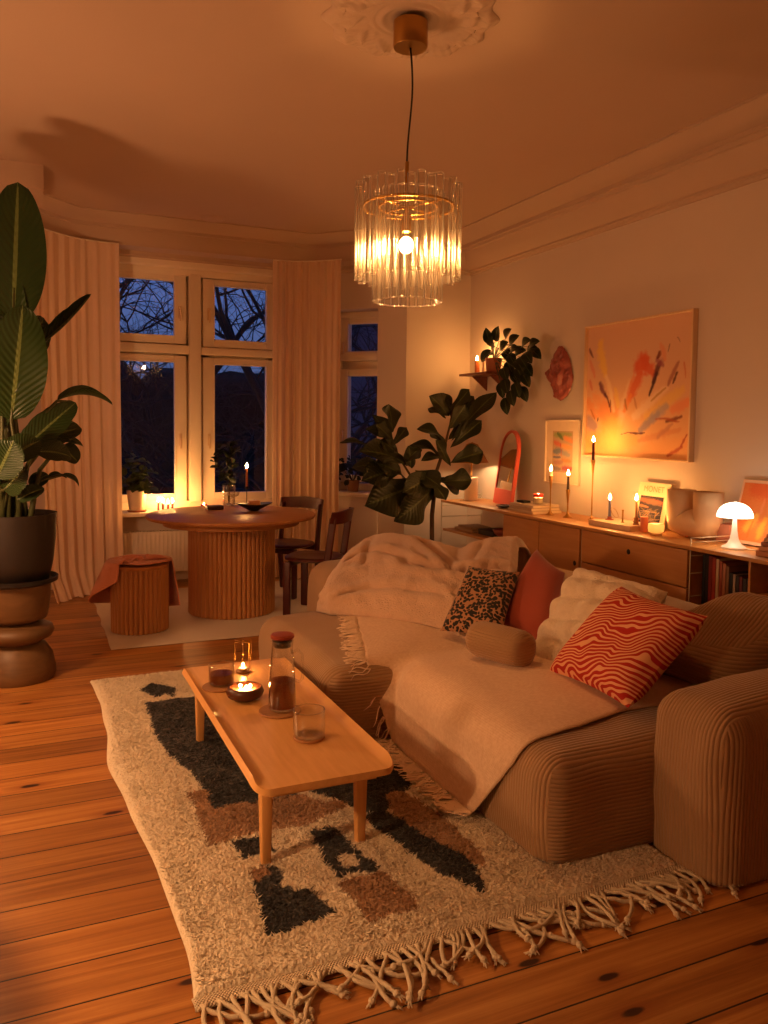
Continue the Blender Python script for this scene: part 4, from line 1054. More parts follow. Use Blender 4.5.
y = 3.368; rn = random.Random(9); place = 'from the drawers'; ordn = ['first', 'second', 'third', 'fourth', 'fifth', 'sixth', 'seventh', 'eighth', 'ninth', 'tenth', 'eleventh', 'twelfth', 'thirteenth', 'fourteenth', 'fifteenth']
for k, (c, nm) in enumerate(cols):
    th = (.022, .02, .024, .026, .020, .022, .024, .020, .024, .018, .022, .02, .024, .022, .02)[k]; h = (.29, .30, .29, .285, .28, .27, .262, .25, .22, .215, .21, .21, .205, .21, .20)[k]
    y -= th + .0015
    book((3.56 + .0 * k, y + th / 2, .4185), (.20, th, h), c, '%s upright book, %s from the drawers on the open right-hand shelf' % (nm, ordn[k]), 'upright books on the right-hand shelf', lay=False)
tag(MB().bbox((3.41, 2.55, .4195), (3.68, 2.96, .535), .004).build('storage_box', plain('tan_paper_box', (.60, .44, .30), .8), sharp=40), 'tan cardboard box on the right-hand shelf behind the sofa cushion', 'box')
# lying stack left of the candlesticks
z = SBZ + .001
for k, (c, nm, a, l, h, r_) in enumerate((((.80, .70, .58), 'cream', .27, .34, .020, .02), ((.72, .62, .52), 'beige', .26, .32, .022, -.03), ((.78, .70, .62), 'pale grey', .25, .30, .020, .04))):
    book((3.60, 5.22, z), (a, l, h), c, '%s book, %s of the three lying beside the arched mirror' % (nm, ('lowest', 'middle one', 'topmost')[k]), 'books lying beside the mirror', r_); z += h + .0006
ZST = z
# book under the blue candle
book((3.60, 4.20, SBZ + .001), (.24, .40, .034), (.86, .76, .64), 'thick cream book lying under the blue candle', None, .03)
ZB = SBZ + .036
# right end stack
z = SBZ + .001
for k, (c, nm, h) in enumerate((((.70, .48, .36), 'tan', .030), ((.78, .58, .46), 'pale pink', .024), ((.62, .40, .32), 'brown', .022), ((.80, .64, .52), 'cream', .022), ((.68, .36, .26), 'terracotta', .02))):
    book((3.56, 2.86 - .006 * k, z), (.20 - .008 * k, .30 - .012 * k, h), c, '%s book, %s in the stack beside the mushroom lamp' % (nm, ('lowest', 'second from the bottom', 'middle one', 'second from the top', 'topmost')[k]), 'books stacked beside the mushroom lamp', .02 * (k % 2)); z += h + .0006

# ------------------------------------------------------------------ candles, sticks and ornaments along the sideboard
M_CW = plain('dark_red_wax', (.30, .06, .05), .4); M_CG = plain('olive_wax', (.28, .20, .10), .4); M_CB = plain('blue_wax', (.42, .42, .58), .4); M_CBG = plain('beige_wax', (.80, .62, .42), .45); M_CPK = plain('pink_wax', (.86, .50, .36), .5); M_CWH = plain('white_wax', (.93, .86, .76), .45)
def stick(p, h, label, rb=.034):
    p = Vector(p); s_ = thing('candlestick', p, label, 'candlestick', 'brass candlesticks on the sideboard')
    MB().lathe([(.0005, 0), (rb, 0), (rb, .003), (rb * .55, .012), (rb * .2, .03), (.0055, .06)], p, 24).build('foot', M_BRASS, s_, sharp=50)
    MB().lathe([(.0055, .06), (.0045, h * .5), (.006, h - .10), (.012, h - .04), (.0165, h - .002), (.0165, h), (.0125, h), (.0115, h - .02), (.0005, h - .021)], p, 20).build('stem', M_BRASS, s_, sharp=50)
    return p + Vector((0, 0, h - .0205))
q = stick((3.58, 4.985, SBZ + .001), .295, 'brass candlestick nearest the book stack, holding a short white candle'); candle('candle', q, .011, .055, M_CWH, 'short white candle stub burning on the candlestick nearest the book stack', group='tapers on brass candlesticks')
q = stick((3.60, 4.80, SBZ + .001), .205, 'shortest brass candlestick, holding a dark olive candle'); candle('candle', q, .011, .120, M_CG, 'dark olive taper burning on the shortest candlestick', group='tapers on brass candlesticks', taper=.8)
q = stick((3.66, 4.60, SBZ + .001), .43, 'tallest slender candlestick, holding a dark red candle below the painting', .026); candle('candle', q, .011, .145, M_CW, 'dark red taper burning on the tallest candlestick below the painting', group='tapers on brass candlesticks', taper=.85)
# blue candle in a small coil holder on the cream book
b0 = Vector((3.60, 4.335, ZB)); hd_ = thing('candle_holder', b0, 'small coiled wire candle holder on the thick cream book', 'candle holder')
MB().lathe([(.0005, 0), (.028, 0), (.028, .004), (.014, .006), (.0145, .022), (.0115, .022), (.0115, .008), (.0005, .007)], b0, 20).build('cup', plain('pink_glass', (.75, .40, .34), .2), hd_, sharp=40)
m_ = MB().tube([b0 + Vector((.02 * cos(a), -.05 + .03 * sin(a), .018 + .035 * (1 - cos(a)))) for a in np.linspace(0, 2 * pi, 18)], .0018, 5); m_.build('handle', M_BRASS, hd_)
candle('candle', b0 + Vector((0, 0, .0085)), .0105, .125, M_CB, 'blue taper burning on the thick cream book', taper=.85)
MB_ = MB().lathe([(.0005, 0), (.012, 0), (.012, .003), (.006, .006), (.0055, .075), (.0075, .078), (.0075, .085), (.0005, .085)], (3.58, 4.18, ZB), 14); tag(MB_.build('incense_holder', M_BRASS, sharp=40), 'small brass incense stick holder standing on the thick cream book', 'holder')
b1 = Vector((3.58, 4.052, ZB)); hd_ = thing('candle_holder', b1, 'turned wooden candle holder with a beige candle at the end of the cream book', 'candle holder')
MB().lathe([(.0005, 0), (.022, 0), (.022, .004), (.014, .010), (.018, .02), (.013, .03), (.0165, .04), (.013, .048), (.0105, .048), (.0105, .03), (.0005, .029)], b1, 18).build('turned_body', wood('turned_wood', (.6, .42, .26), (.68, .5, .32), 'Z', 2), hd_, sharp=50)
candle('candle', b1 + Vector((0, 0, .0295)), .0098, .125, M_CBG, 'beige taper burning in the turned wooden holder', taper=.8)
candle('pillar_candle', (3.57, 3.965, SBZ + .001), .0245, .098, M_CPK, 'unlit pink pillar candle in front of the leaning art print', lit=False, taper=.98)
# round glass tealight
g0 = Vector((3.53, 3.815, SBZ + .001)); gt = thing('tealight_glass', g0, 'round frosted glass tealight holder glowing beside the pink pillar candle', 'candle holder')
t = NT('frosted_glass'); t.base((.95, .85, .66)); t.rough(.45); t.b.inputs['Transmission Weight'].default_value = .0; t.b.inputs['Subsurface Weight'].default_value = 0
tr = t.n('BsdfTranslucent'); tr.inputs[0].default_value = (.95, .86, .68, 1); mx = t.n('MixShader'); mx.inputs[0].default_value = .75; t.t.links.new(t.b.outputs[0], mx.inputs[1]); t.t.links.new(tr.outputs[0], mx.inputs[2]); t.t.links.new(mx.outputs[0], t.out.inputs[0]); M_FROST = t.m
MB().lathe([(.0005, .012), (.03, .012), (.046, .022), (.050, .040), (.048, .058), (.043, .072), (.041, .072), (.046, .056), (.047, .04), (.042, .024), (.0005, .016)], g0, 32).build('glass_body', M_FROST, gt, sharp=60)
MB().lathe([(.0005, 0), (.036, 0), (.038, .004), (.030, .012), (.0005, .012)], g0, 28).build('base', M_OAKS, gt, sharp=40)
MB().lathe([(.0005, .017), (.02, .017), (.02, .032), (.0005, .032)], g0, 16).build('tealight', M_WAXC, gt, sharp=40); flame_on(gt, g0 + Vector((0, 0, .032)), .026, .008)
# red-labelled candle jar on the books
j0 = Vector((3.60, 5.17, ZST)); cj = thing('candle_jar', j0, 'glass candle jar with a red band burning on the book stack beside the mirror', 'candle')
MB().lathe([(.0005, .001), (.036, .001), (.038, .004), (.038, .085), (.036, .085), (.036, .006), (.0005, .005)], j0, 28).build('glass_body', M_GLASS, cj, sharp=60)
MB().lathe([(.0388, .055), (.0388, .080)], j0, 28).build('red_band', plain('red_label', (.70, .16, .10), .5), cj)
MB().lathe([(.0005, .007), (.035, .007), (.035, .050), (.0005, .048)], j0, 24).build('wax', M_WAXC, cj, sharp=40); flame_on(cj, j0 + Vector((0, 0, .048)), .028, .007)
m_ = MB(); m_.bbox((3.53, 5.27, ZST), (3.60, 5.37, ZST + .016), .004); tag(m_.build('matchbox', plain('black_matchbox', (.06, .05, .05), .5), sharp=40), 'flat black box on the book stack beside the candle jar', 'box')
# arched mirror with a pink frame
mr = thing('arched_mirror', (3.62, 5.82, SBZ), 'arched table mirror in a pink frame leaning on the sideboard', 'mirror')
MY, ML, MH = 5.78, .42, .64
ang = radians(8)
def mpt(y, z, dx=0.0):
    return Vector((3.66 + dx + (y - MY) * .22 + z * sin(ang), MY + (y - MY), SBZ + .002 + z * cos(ang)))
def archring(r_in, r_out, dx0, dx1, n=20):
    """frame: flat-bottomed arch band"""
    def outline(r, zb): return [(r, zb)] + [(r * cos(a), MH - ML / 2 + r * sin(a)) for a in np.linspace(0, pi, n)] + [(-r, zb)]
    A, B = outline(r_out, 0.0), outline(r_in, .13); m_ = MB(); vs = []
    for dx in (dx0, dx1):
        for O in (A, B): vs += [mpt(MY + y_, z_, dx) for y_, z_ in O]
    k = len(A); fs = []
    for i in range(k - 1):
        fs += [(i, i + 1, k + i + 1, k + i), (2 * k + i, 3 * k + i, 3 * k + i + 1, 2 * k + i + 1), (i, 2 * k + i, 2 * k + i + 1, i + 1), (k + i, k + i + 1, 3 * k + i + 1, 3 * k + i)]
    fs += [(0, k, 2 * k - 1, k - 1), (2 * k, 3 * k - 1, 4 * k - 1, 3 * k), (0, k - 1, 3 * k - 1, 2 * k), (k, 3 * k, 4 * k - 1, 2 * k - 1)]
    return m_.add(vs, fs)
M_PINK = plain('coral_pink_lacquer', (.86, .38, .32), .4)
archring(.185, .205, -.012, .022).build('frame', M_PINK, mr, sharp=40)
out = [(.186, .13)] + [(.186 * cos(a), MH - ML / 2 + .186 * sin(a)) for a in np.linspace(0, pi, 24)] + [(-.186, .13)]
MB().add([mpt(MY + y_, z_, -.004) for y_, z_ in out], [tuple(range(len(out)))]).build('mirror_glass', plain('silvered_mirror', (.93, .92, .9), .02, 1.0, var=0), mr, smooth=False)
MB().lathe([(.0005, .004), (.03, .003), (.065, .010), (.082, .022), (.078, .024), (.06, .014), (.0005, .008)], (3.53, 5.52, SBZ), 28).build('x', plain('dark_bronze_dish', (.12, .08, .06), .35))
bpy.data.objects['x'].name = 'dish'; tag(bpy.data.objects['dish'], 'small dark bowl on the sideboard at the foot of the mirror', 'bowl')
# U-shaped double vase
M_CLAY = plain('sand_ceramic', (.87, .73, .57), .7, bump=.15, bs=40)
uv_ = MB(); R_, r_ = .098, .085
V0 = Vector((3.66, 3.64, SBZ + .0015)); ax_ = Vector((0.10, -1, 0)).normalized()
path = [V0 - ax_ * R_ + Vector((0, 0, .285)), V0 - ax_ * R_ + Vector((0, 0, .20)), V0 - ax_ * R_ + Vector((0, 0, .12))] + [V0 + ax_ * (-R_ * cos(a)) + Vector((0, 0, .088 + .0 - .0 * sin(a))) + Vector((0, 0, 0)) for a in np.linspace(.35, pi - .35, 6)] + [V0 + ax_ * R_ + Vector((0, 0, .12)), V0 + ax_ * R_ + Vector((0, 0, .20)), V0 + ax_ * R_ + Vector((0, 0, .285))]
uv_.tube(path, [r_ * 1.0, r_ * .99, r_] + [.086] * 6 + [r_, r_ * .99, r_], 28, cap=False)
uv_.solidify(.007)
vo_ = uv_.build('double_vase', M_CLAY); tag(vo_, 'wide U-shaped sand ceramic vase with two openings on the sideboard', 'vase')
tag(MB().bbox((3.69, 3.40, SBZ + .001), (3.80, 3.50, SBZ + .105), .004).build('small_box', plain('blush_box', (.72, .48, .40), .7), sharp=40), 'small blush pink box behind the mushroom lamp next to the double vase', 'box')
# left shelf
book((3.58, 6.12, .498), (.2, .30, .022), (.70, .58, .46), 'beige book lying lower on the open left-hand shelf', 'books on the left-hand shelf', .05); book((3.58, 6.10, .5206), (.19, .26, .02), (.60, .46, .36), 'tan book lying on top of the beige one, left-hand shelf', 'books on the left-hand shelf', -.06)
m_ = MB().bbox((3.50, 5.66, .498), (3.72, 5.90, .545), .004); tag(m_.build('storage_box', plain('dark_box', (.14, .10, .08), .6), sharp=40), 'low dark box on the open left-hand shelf', 'box')
tag(MB().lathe([(.0005, .002), (.03, .0), (.035, .012), (.08, .05), (.095, .085), (.09, .086), (.07, .05), (.0005, .02)], (3.52, 5.52, .498), 28).build('bowl', plain('terracotta_bowl', (.50, .22, .14), .5)), 'terracotta bowl on the open left-hand shelf', 'bowl')

# ------------------------------------------------------------------ curtains and radiator
t = NT('linen_curtain'); s = t.n('SeparateXYZ', i0=t.coord('Object'))
f = t.noise(t.mapped((60, 60, 4)), 3, 3); t.base(t.mix(f, lin((.88, .76, .66)), lin((.93, .83, .73)))); t.rough(.9)
tr = t.n('BsdfTranslucent'); tr.inputs[0].default_value = (*lin((.9, .76, .62)), 1); mx = t.n('MixShader'); mx.inputs[0].default_value = .18
t.t.links.new(t.b.outputs[0], mx.inputs[1]); t.t.links.new(tr.outputs[0], mx.inputs[2]); t.t.links.new(mx.outputs[0], t.out.inputs[0]); t.bump(t.noise(t.mapped((200, 200, 200)), 1, 2), .2, .003); M_CURT = t.m
def curtain(name, pts, zt, zb, folds, label, spread=0.0, seed=0, amp=.022):
    P = [Vector((x, y, 0)) for x, y in pts]; ctr = sum(P, Vector()) / len(P); t_ = thing(name, (ctr.x, ctr.y, zb), label, 'curtain')
    def along(a):
        L = [0]
        for i in range(1, len(P)): L.append(L[-1] + (P[i] - P[i - 1]).length)
        s_ = a * L[-1]; i = 1
        while i < len(L) - 1 and L[i] < s_: i += 1
        f_ = (s_ - L[i - 1]) / (L[i] - L[i - 1]); d = (P[i] - P[i - 1]).normalized(); return P[i - 1].lerp(P[i], f_), Vector((d.y, -d.x, 0))
    def fn(a, b):
        p, n_ = along(a); z = zt + (zb - zt) * b
        ph = 2 * pi * folds * (a + .012 * sin(9 * a + seed) + .010 * b * sin(5 * a + 2 * seed))
        w_ = .9 * sin(ph) + .45 * sin(.63 * ph + seed) + .3 * sin(1.9 * ph + 2 * seed)
        k = amp * (.45 + .55 * b) * (.8 + .4 * nz((a * 6, seed, b * 2)))
        q = p + n_ * (w_ * k + spread * max(0, b - .1) ** 1.5 * .6)
        if b > .93: q = q + n_ * (.10 * (b - .93) / .07 * (.6 + .5 * nz((a * 8, seed, 1)))); z = max(zb + .004 + .03 * (1 - b) / .07 + .02 * abs(nz((a * 14, 2, seed))), z)
        return Vector((q.x, q.y, z))
    MB().grid(230, 60, fn).build('curtain_fabric', M_CURT, t_)
    MB().tube([(q.x, q.y, zt + .004) for q in P], .006, 6).build('curtain_track', M_WOODW, t_)
LC = [(.06, 6.68), (.14, 6.80), (.26, 6.92), (.40, 7.01), (.54, 7.05), (.705, 7.06)]
curtain('curtain', LC, 2.885, .004, 8, 'cream linen curtain hanging at the left side of the bay behind the big plant', .16, 1)
RCU = [(2.03, 7.10), (2.22, 7.08), (2.38, 6.99), (2.50, 6.88), (2.575, 6.80)]
curtain('curtain', RCU, 2.885, .008, 10, 'cream linen curtain hanging between the large window and the narrow one', .04, 4, .030)
ra = thing('radiator', (1.3, 7.24, .10), 'white panel radiator under the bay window behind the dining table', 'radiator')
m_ = MB()
def radp(a, b):
    x = .66 + 1.3 * a; return Vector((x, 7.195 - .006 * max(0, sin(2 * pi * a * 36)) * min(1, min(b, 1 - b) * 14), .10 + .36 * b))
m_.grid(216, 14, radp).build('front_panel', M_RAD, ra)
MB().bbox((.66, 7.205, .10), (1.96, 7.29, .455), .006).build('body', M_RAD, ra, sharp=40)
m_ = MB()
for k in range(44): x = .675 + k * .0285; m_.box((x, 7.21, .456), (x + .017, 7.285, .462))
m_.build('top_grille', M_RAD, ra, smooth=False)
m_ = MB().tube([(1.99, 7.24, .14), (2.03, 7.24, .14), (2.03, 7.24, .10), (2.03, 7.27, .02)], .008, 8); m_.tube([(1.95, 7.24, .14), (2.0, 7.24, .14)], .013, 8); m_.build('pipe', M_RAD, ra)
m_ = MB()
for x in (.72, 1.9): m_.box((x, 7.27, .15), (x + .03, 7.349, .40))
m_.build('bracket', M_RAD, ra, smooth=False)

# ------------------------------------------------------------------ dining corner
rg2 = thing('flat_rug', (1.45, 6.0, 0), 'plain cream low pile rug under the round dining table', 'rug')
def r2(a, b):
    x, y = .45 + 2.1 * a, 5.16 + 1.75 * b; e = min(1, min(a * 60, (1 - a) * 60, b * 60, (1 - b) * 60) / 2) ** .5
    return Vector((x + .01 * nz((b * 9, 1, 2)), y + .01 * nz((a * 9, 4, 2)), .003 + e * (.010 + .004 * abs(nz((x * 60, y * 60, 3))))))
MB().grid(130, 110, r2).build('pile', plain('cream_rug_pile', (.82, .74, .65), .95, bump=.8, bs=200, sheen=.3), rg2)
RZ2 = .0165
M_WAL = wood('walnut_stained_oak', (.64, .42, .24), (.72, .50, .30), 'X', 1.2, .40); M_WAL.node_tree.nodes['Principled BSDF'].inputs['Specular IOR Level'].default_value = .16
M_SLAT = wood('slatted_oak', (.66, .44, .25), (.74, .52, .31), 'Z', 1.0, .45)
def slat_drum(R, z0, z1, n, c, sx=1.0, sy=1.0):
    """tambour-like wall of half-round upright slats"""
    m_ = MB(); k = 6; vs = []; N = n * k
    for z in (z0, z1):
        for i in range(N):
            a = 2 * pi * i / N; u = (i % k) / k; r = R - .009 + .011 * (sin(pi * min(1, max(0, (u - .08) / .84)))) ** .45 if (i % k) else R - .012
            vs.append((c[0] + sx * r * cos(a), c[1] + sy * r * sin(a), z))
    fs = [(i, (i + 1) % N, N + (i + 1) % N, N + i) for i in range(N)] + [tuple(range(N, 2 * N))]
    return m_.add(vs, fs)
dc = (1.38, 5.91)
dt = thing('dining_table', (dc[0], dc[1], RZ2), 'round oak dining table on a slatted drum base by the bay window', 'table')
DT = .745
MB().lathe([(.0005, DT), (.612, DT), (.620, DT - .004), (.622, DT - .014), (.615, DT - .026), (.595, DT - .03), (.0005, DT - .03)], (*dc, 0), 96).build('tabletop', M_WAL, dt, sharp=40, uv=None)
MB().lathe([(.50, DT - .0302), (.50, DT - .075), (.33, DT - .075)], (*dc, 0), 72).build('apron', M_WAL, dt, sharp=40)
slat_drum(.318, RZ2 + .001, DT - .07, 56, dc).build('base', M_SLAT, dt, sharp=35)
sc = (.675, 5.585)
sl = thing('stool', (*sc, RZ2), 'slatted oak drum stool beside the dining table under a pink throw', 'stool')
slat_drum(.188, RZ2 + .001, .44, 36, sc).build('base', M_SLAT, sl, sharp=35)
MB().lathe([(.0005, .462), (.186, .462), (.190, .458), (.190, .441), (.0005, .441)], (*sc, 0), 48).build('seat', M_WAL, sl, sharp=40)
# pink throw over the stool, falling at the back and left
def pthrow(a, b):
    th = radians(-12) + radians(237) * a      # behind, round to the left and a little of the front-left
    fr_ = b; R_ = .198
    if fr_ < .45:
        r = R_ * (fr_ / .45); base = Vector((sc[0] + r * cos(th), sc[1] + r * sin(th), .486 + .045 * abs(nz((cos(th) * r * 14, sin(th) * r * 14, 2))) * min(1, (.45 - fr_) * 12)))
        if r < .02: base.z = .472
    else:
        k = (fr_ - .45) / .55; drop = (.30 - .10 * max(0, (a - .72) / .28) * 1.6 + .05 * sin(5 * a)) * k
        out_ = max(0, sin(pi * min(1, max(0, a - .30) * 1.45))) ; r = R_ + .012 + (.035 + .075 * out_ + .022 * sin(11 * a * pi / 2 + 1)) * k ** .7
        base = Vector((sc[0] + r * cos(th), sc[1] + r * sin(th), .492 - .024 * min(1, k * 5) - drop))
    return base
M_PTH = plain('dusty_pink_wool', (.86, .56, .45), .95, bump=.7, bs=130, sheen=.4)
pm = MB().grid(64, 40, pthrow)
# front lap across the seat
def plap(a, b):
    x = sc[0] - .19 + .39 * a; yf = sc[1] - .06 - .085 * sin(pi * a) * 1.0 + .012 * sin(9 * a); yb = sc[1] + .05
    y = yb + (yf - yb) * b; return Vector((x if abs(y - sc[1]) < .19 else x, y, .480 + .020 * abs(nz((x * 14, y * 14, 5)))))
pm.grid(36, 14, plap)
pm.solidify(-.006).build('throw', M_PTH)
bpy.data.objects['throw'].name = 'pink_throw'; tag(bpy.data.objects['pink_throw'], 'dusty pink wool throw draped over the slatted stool', 'throw')

M_MAH = wood('dark_mahogany', (.25, .065, .04), (.32, .09, .055), 'Z', 1.2, .35)
def chair(c, f, label):
    """bentwood chair: c seat centre, f facing direction"""
    a = math.atan2(f[1], f[0]) - pi / 2                      # local +y is forward
    t_ = thing('dining_chair', (c[0], c[1], RZ2), label, 'chair', None, a); H = .43
    out = []
    for k in range(40):
        th = 2 * pi * k / 40; ex = 2.6
        x = .215 * math.copysign(abs(cos(th)) ** (2 / ex), cos(th)); y = .205 * math.copysign(abs(sin(th)) ** (2 / ex), sin(th)); out.append((x, y))
    m_ = MB(); vs = []; prof_ = [(.94, H - .028), (1.0, H - .02), (1.0, H - .006), (.96, H), (.6, H - .008), (.02, H - .010)]
    for s_, z in prof_: vs += [(x * s_, y * s_, z) for x, y in out]
    fs = [(i * 40 + k, i * 40 + (k + 1) % 40, (i + 1) * 40 + (k + 1) % 40, (i + 1) * 40 + k) for i in range(len(prof_) - 1) for k in range(40)] + [tuple(reversed(range(40)))]
    m_.add(vs, fs).build('seat', M_MAH, t_, world=False, sharp=50)
    for sx_ in (-1, 1):
        v, q = rounded_box((sx_ * .185 - .013, .115, .002), (sx_ * .185 + .013, .172, H - .029), .010, None, 3); obj('leg', v, q, M_MAH, t_, world=False)
        m2 = MB(); n = 12; prev = None
        def up_(q, cc, hh):
            z = q.z; y0 = -.165 - .05 * max(0, (z - .40)) / .37 - .03 * max(0, (.3 - z) / .3); return Vector((q.x, q.y + y0, z))
        v, q = rounded_box((sx_ * .190 - .012, -.027, .002), (sx_ * .190 + .012, .027, .735), .010, up_, 3, (2, 2, 14)); obj('leg', v, q, M_MAH, t_, world=False)
    def rail(a_, b_):
        th = pi * 1.0 * (a_ - .5) * .92; x = .222 * sin(th) / sin(pi * .46); y = -.285 + .085 * (1 - cos(th)) * 1.0 + .02
        hgt = .095 * (cos(th * .55)) ** .6; z = .785 - .012 * abs(sin(th)) - hgt * (1 - b_)
        return Vector((x, y - .02 * b_, z))
    MB().grid(24, 8, rail).solidify(.016).build('back_rail', M_MAH, t_, world=False, sharp=60)
    v, q = rounded_box((-.18, .12, H - .075), (.18, .145, H - .029), .006, None, 2); obj('seat_rail', v, q, M_MAH, t_, world=False, sharp=40)
    v, q = rounded_box((-.18, -.185, H - .075), (.18, -.16, H - .02), .006, None, 2); obj('seat_rail', v, q, M_MAH, t_, world=False, sharp=40)
    return t_
chair((1.93, 6.32), (-.80, -.58), 'dark mahogany bentwood chair behind the dining table in front of the curtain')
chair((1.93, 5.62), (-.78, .62), 'dark mahogany bentwood chair at the right of the dining table near the sofa arm')

# ---- things on the dining table
TZ = DT + .0015
q = atZ(216, 509, TZ); g0 = Vector((q.x, q.y, TZ)); bl_ = MB().bbox((g0.x - .075, g0.y - .05, TZ), (g0.x + .05, g0.y + .05, TZ + .028), .004); tag(bl_.build('wooden_box', wood('dark_box_wood', (.2, .1, .06), (.28, .15, .08), 'X', 2), sharp=40), 'flat dark wooden box on the dining table beside the vase', 'box')
V1 = Vector((*atZ(224, 506, TZ)[:2], TZ)); V1.x += .055; V1.y += .06
vs1 = thing('glass_vase', V1, 'clear glass vase holding a leafy branch on the dining table', 'vase')
MB().lathe([(.0005, .001), (.046, .001), (.05, .006), (.05, .16), (.048, .16), (.048, .008), (.0005, .007)], V1, 28).build('glass_body', M_GLASS, vs1, sharp=60); m_ = MB(); torus(m_, V1 + Vector((0, 0, .16)), .049, .0014, 28, 5); m_.build('rim', M_TUBERIM, vs1)
MB().lathe([(.0005, .009), (.047, .010), (.047, .085), (.0005, .085)], V1, 24).build('water', thin_glass('water', (.93, .93, .9), .03, 4, 0, .5), vs1, sharp=50)
M_LEAFD = leaf_mat('dark_branch_leaf', (.10, .14, .07), (.16, .21, .10), .5); M_STEM = plain('brown_stem', (.26, .18, .11), .8)
br_ = thing('leafy_branch', V1 + Vector((0, 0, .012)), 'leafy green branch standing in the glass vase on the dining table', 'branch'); st_ = MB(); lf_ = MB()
P0 = V1 + Vector((0, 0, .014)); twigs = [((-.02, .0, .20), (-.10, .02, .34), (-.075, .02, .46)), ((.01, .01, .22), (-.01, .03, .36), (.06, .0, .44)), ((.0, .01, .18), (.04, .05, .34), (.02, .04, .52))]
rn = random.Random(21)
for tw in twigs:
    pts = [P0] + [V1 + Vector(k) for k in tw]; pp = [lerp_list(pts, k / 12) for k in range(13)]; st_.tube(pp, [.0045 * (1 - .6 * k / 12) for k in range(13)], 6)
    for k in range(4, 13):
        for _ in range(3):
            d = Vector((rn.uniform(-1, 1), rn.uniform(-1, 1), rn.uniform(-.4, .7))).normalized(); L = rn.uniform(.05, .085)
            leaf(lf_, pp[k], pp[k] + d * L, L * .34, (rn.uniform(-.4, .4), -.5, 1), .06, .25, 'oval', 6, 2)
st_.build('stem', M_STEM, br_); lf_.build('foliage', M_LEAFD, br_)
q = atZ(251, 506, TZ); c0 = Vector((q.x, q.y + .14, TZ)); sH = thing('candlestick', c0, 'slender dark candlestick on the dining table holding a tan taper', 'candlestick')
MB().lathe([(.0005, 0), (.036, 0), (.036, .003), (.008, .008), (.0035, .014), (.0035, .125), (.012, .130), (.0125, .150), (.0105, .150), (.0105, .134), (.0005, .133)], c0, 20).build('body', plain('black_iron', (.08, .06, .05), .4, .6), sH, sharp=40)
candle('candle', c0 + Vector((0, 0, .1335)), .0100, .165, plain('tan_wax', (.70, .40, .22), .45), 'tan taper burning on the slender candlestick on the dining table', taper=.85)
q = atZ(254, 511, TZ); db = Vector((q.x, q.y, TZ)); m_ = MB()
m_.lathe([(.0005, .004), (.04, .0), (.045, .006), (.10, .030), (.145, .050), (.143, .053), (.09, .034), (.0005, .012)], db, 28); m_.v = [Vector((db.x + (q_.x - db.x) * 1.0, db.y + (q_.y - db.y) * .62, q_.z + .012 * abs(q_.x - db.x) / .14)) for q_ in m_.v]
tag(m_.build('dish', plain('dark_brown_dish', (.10, .06, .05), .35)), 'dark boat-shaped dish on the dining table holding a pale block candle', 'dish')
v, f_ = rounded_box((db.x - .045, db.y - .032, TZ + .016), (db.x + .045, db.y + .032, TZ + .082), .012, None, 3); t_ = thing('block_candle', (db.x, db.y, TZ + .016), 'unlit peach block candle sitting in the dark dish', 'candle'); obj('wax', v, f_, plain('peach_wax', (.85, .58, .38), .5), t_); MB().tube([(db.x, db.y, TZ + .080), (db.x, db.y, TZ + .09)], .001, 5).build('wick', M_WICK, t_)
q = atZ(236, 507, TZ); g1 = Vector((q.x, q.y + .10, TZ)); gg = thing('coupe_glass', g1, 'wide stemmed glass on the dining table between the vase and the dish', 'glass')
MB().lathe([(.0005, .001), (.034, .001), (.03, .004), (.005, .01), (.004, .06), (.012, .07), (.045, .085), (.053, .115), (.052, .115), (.043, .088), (.0005, .073)], g1, 24).build('glass_body', M_GLASS, gg, sharp=60); m_ = MB(); torus(m_, g1 + Vector((0, 0, .115)), .0525, .0012, 28, 5); m_.build('rim', M_TUBERIM, gg)

# ---- the window sill: plant, four candles, red tealight
SZ = .6415
q = atY(137, 512, 7.22); pc = Vector((q.x, 7.22, SZ)); pt = thing('potted_plant', pc, 'bushy green plant in a white pot on the sill of the large window', 'plant')
MB().lathe([(.0005, .014), (.062, .014), (.068, .02), (.086, .175), (.088, .19), (.082, .19), (.078, .17), (.0005, .165)], pc, 32).build('pot', plain('white_glazed_pot', (.86, .78, .68), .35), pt, sharp=50)
MB().lathe([(.0005, .0), (.075, .0), (.086, .012), (.083, .013), (.0005, .006)], pc, 28).build('saucer', plain('terracotta', (.62, .34, .22), .7), pt, sharp=50)
M_LEAFG = leaf_mat('green_bush_leaf', (.20, .24, .10), (.32, .36, .16), .5); lf_ = MB(); st_ = MB(); rn = random.Random(31)
for k in range(26):
    a = rn.uniform(0, 2 * pi); r = rn.uniform(.02, .20); h = rn.uniform(.24, .50) - r * .35; top_ = pc + Vector((r * cos(a), r * sin(a) * .55, h)); st_.tube([pc + Vector((.02 * cos(a), .02 * sin(a), .165)), pc + Vector((r * .4 * cos(a), r * .3 * sin(a), h * .75)), top_], [.003, .002, .0012], 5)
    for j in range(8):
        s_ = pc.lerp(top_, .6 + .4 * j / 7) if j < 4 else top_; d = Vector((rn.uniform(-1, 1), rn.uniform(-1, .8), rn.uniform(-.5, .6))).normalized(); L = rn.uniform(.05, .085); b0_ = Vector((s_.x, s_.y, max(s_.z, pc.z + .2))); leaf(lf_, b0_, b0_ + d * L, L * .36, (rn.uniform(-.5, .5), -.6, 1), .05, .2, 'oval', 5, 2)
st_.build('stem', M_STEM, pt); lf_.build('foliage', M_LEAFG, pt)
sp_px = ((158.5, 7.20, .078, 'leftmost'), (163, 7.16, .072, 'second from the left'), (168, 7.20, .060, 'third from the left'), (172.5, 7.17, .070, 'rightmost'))
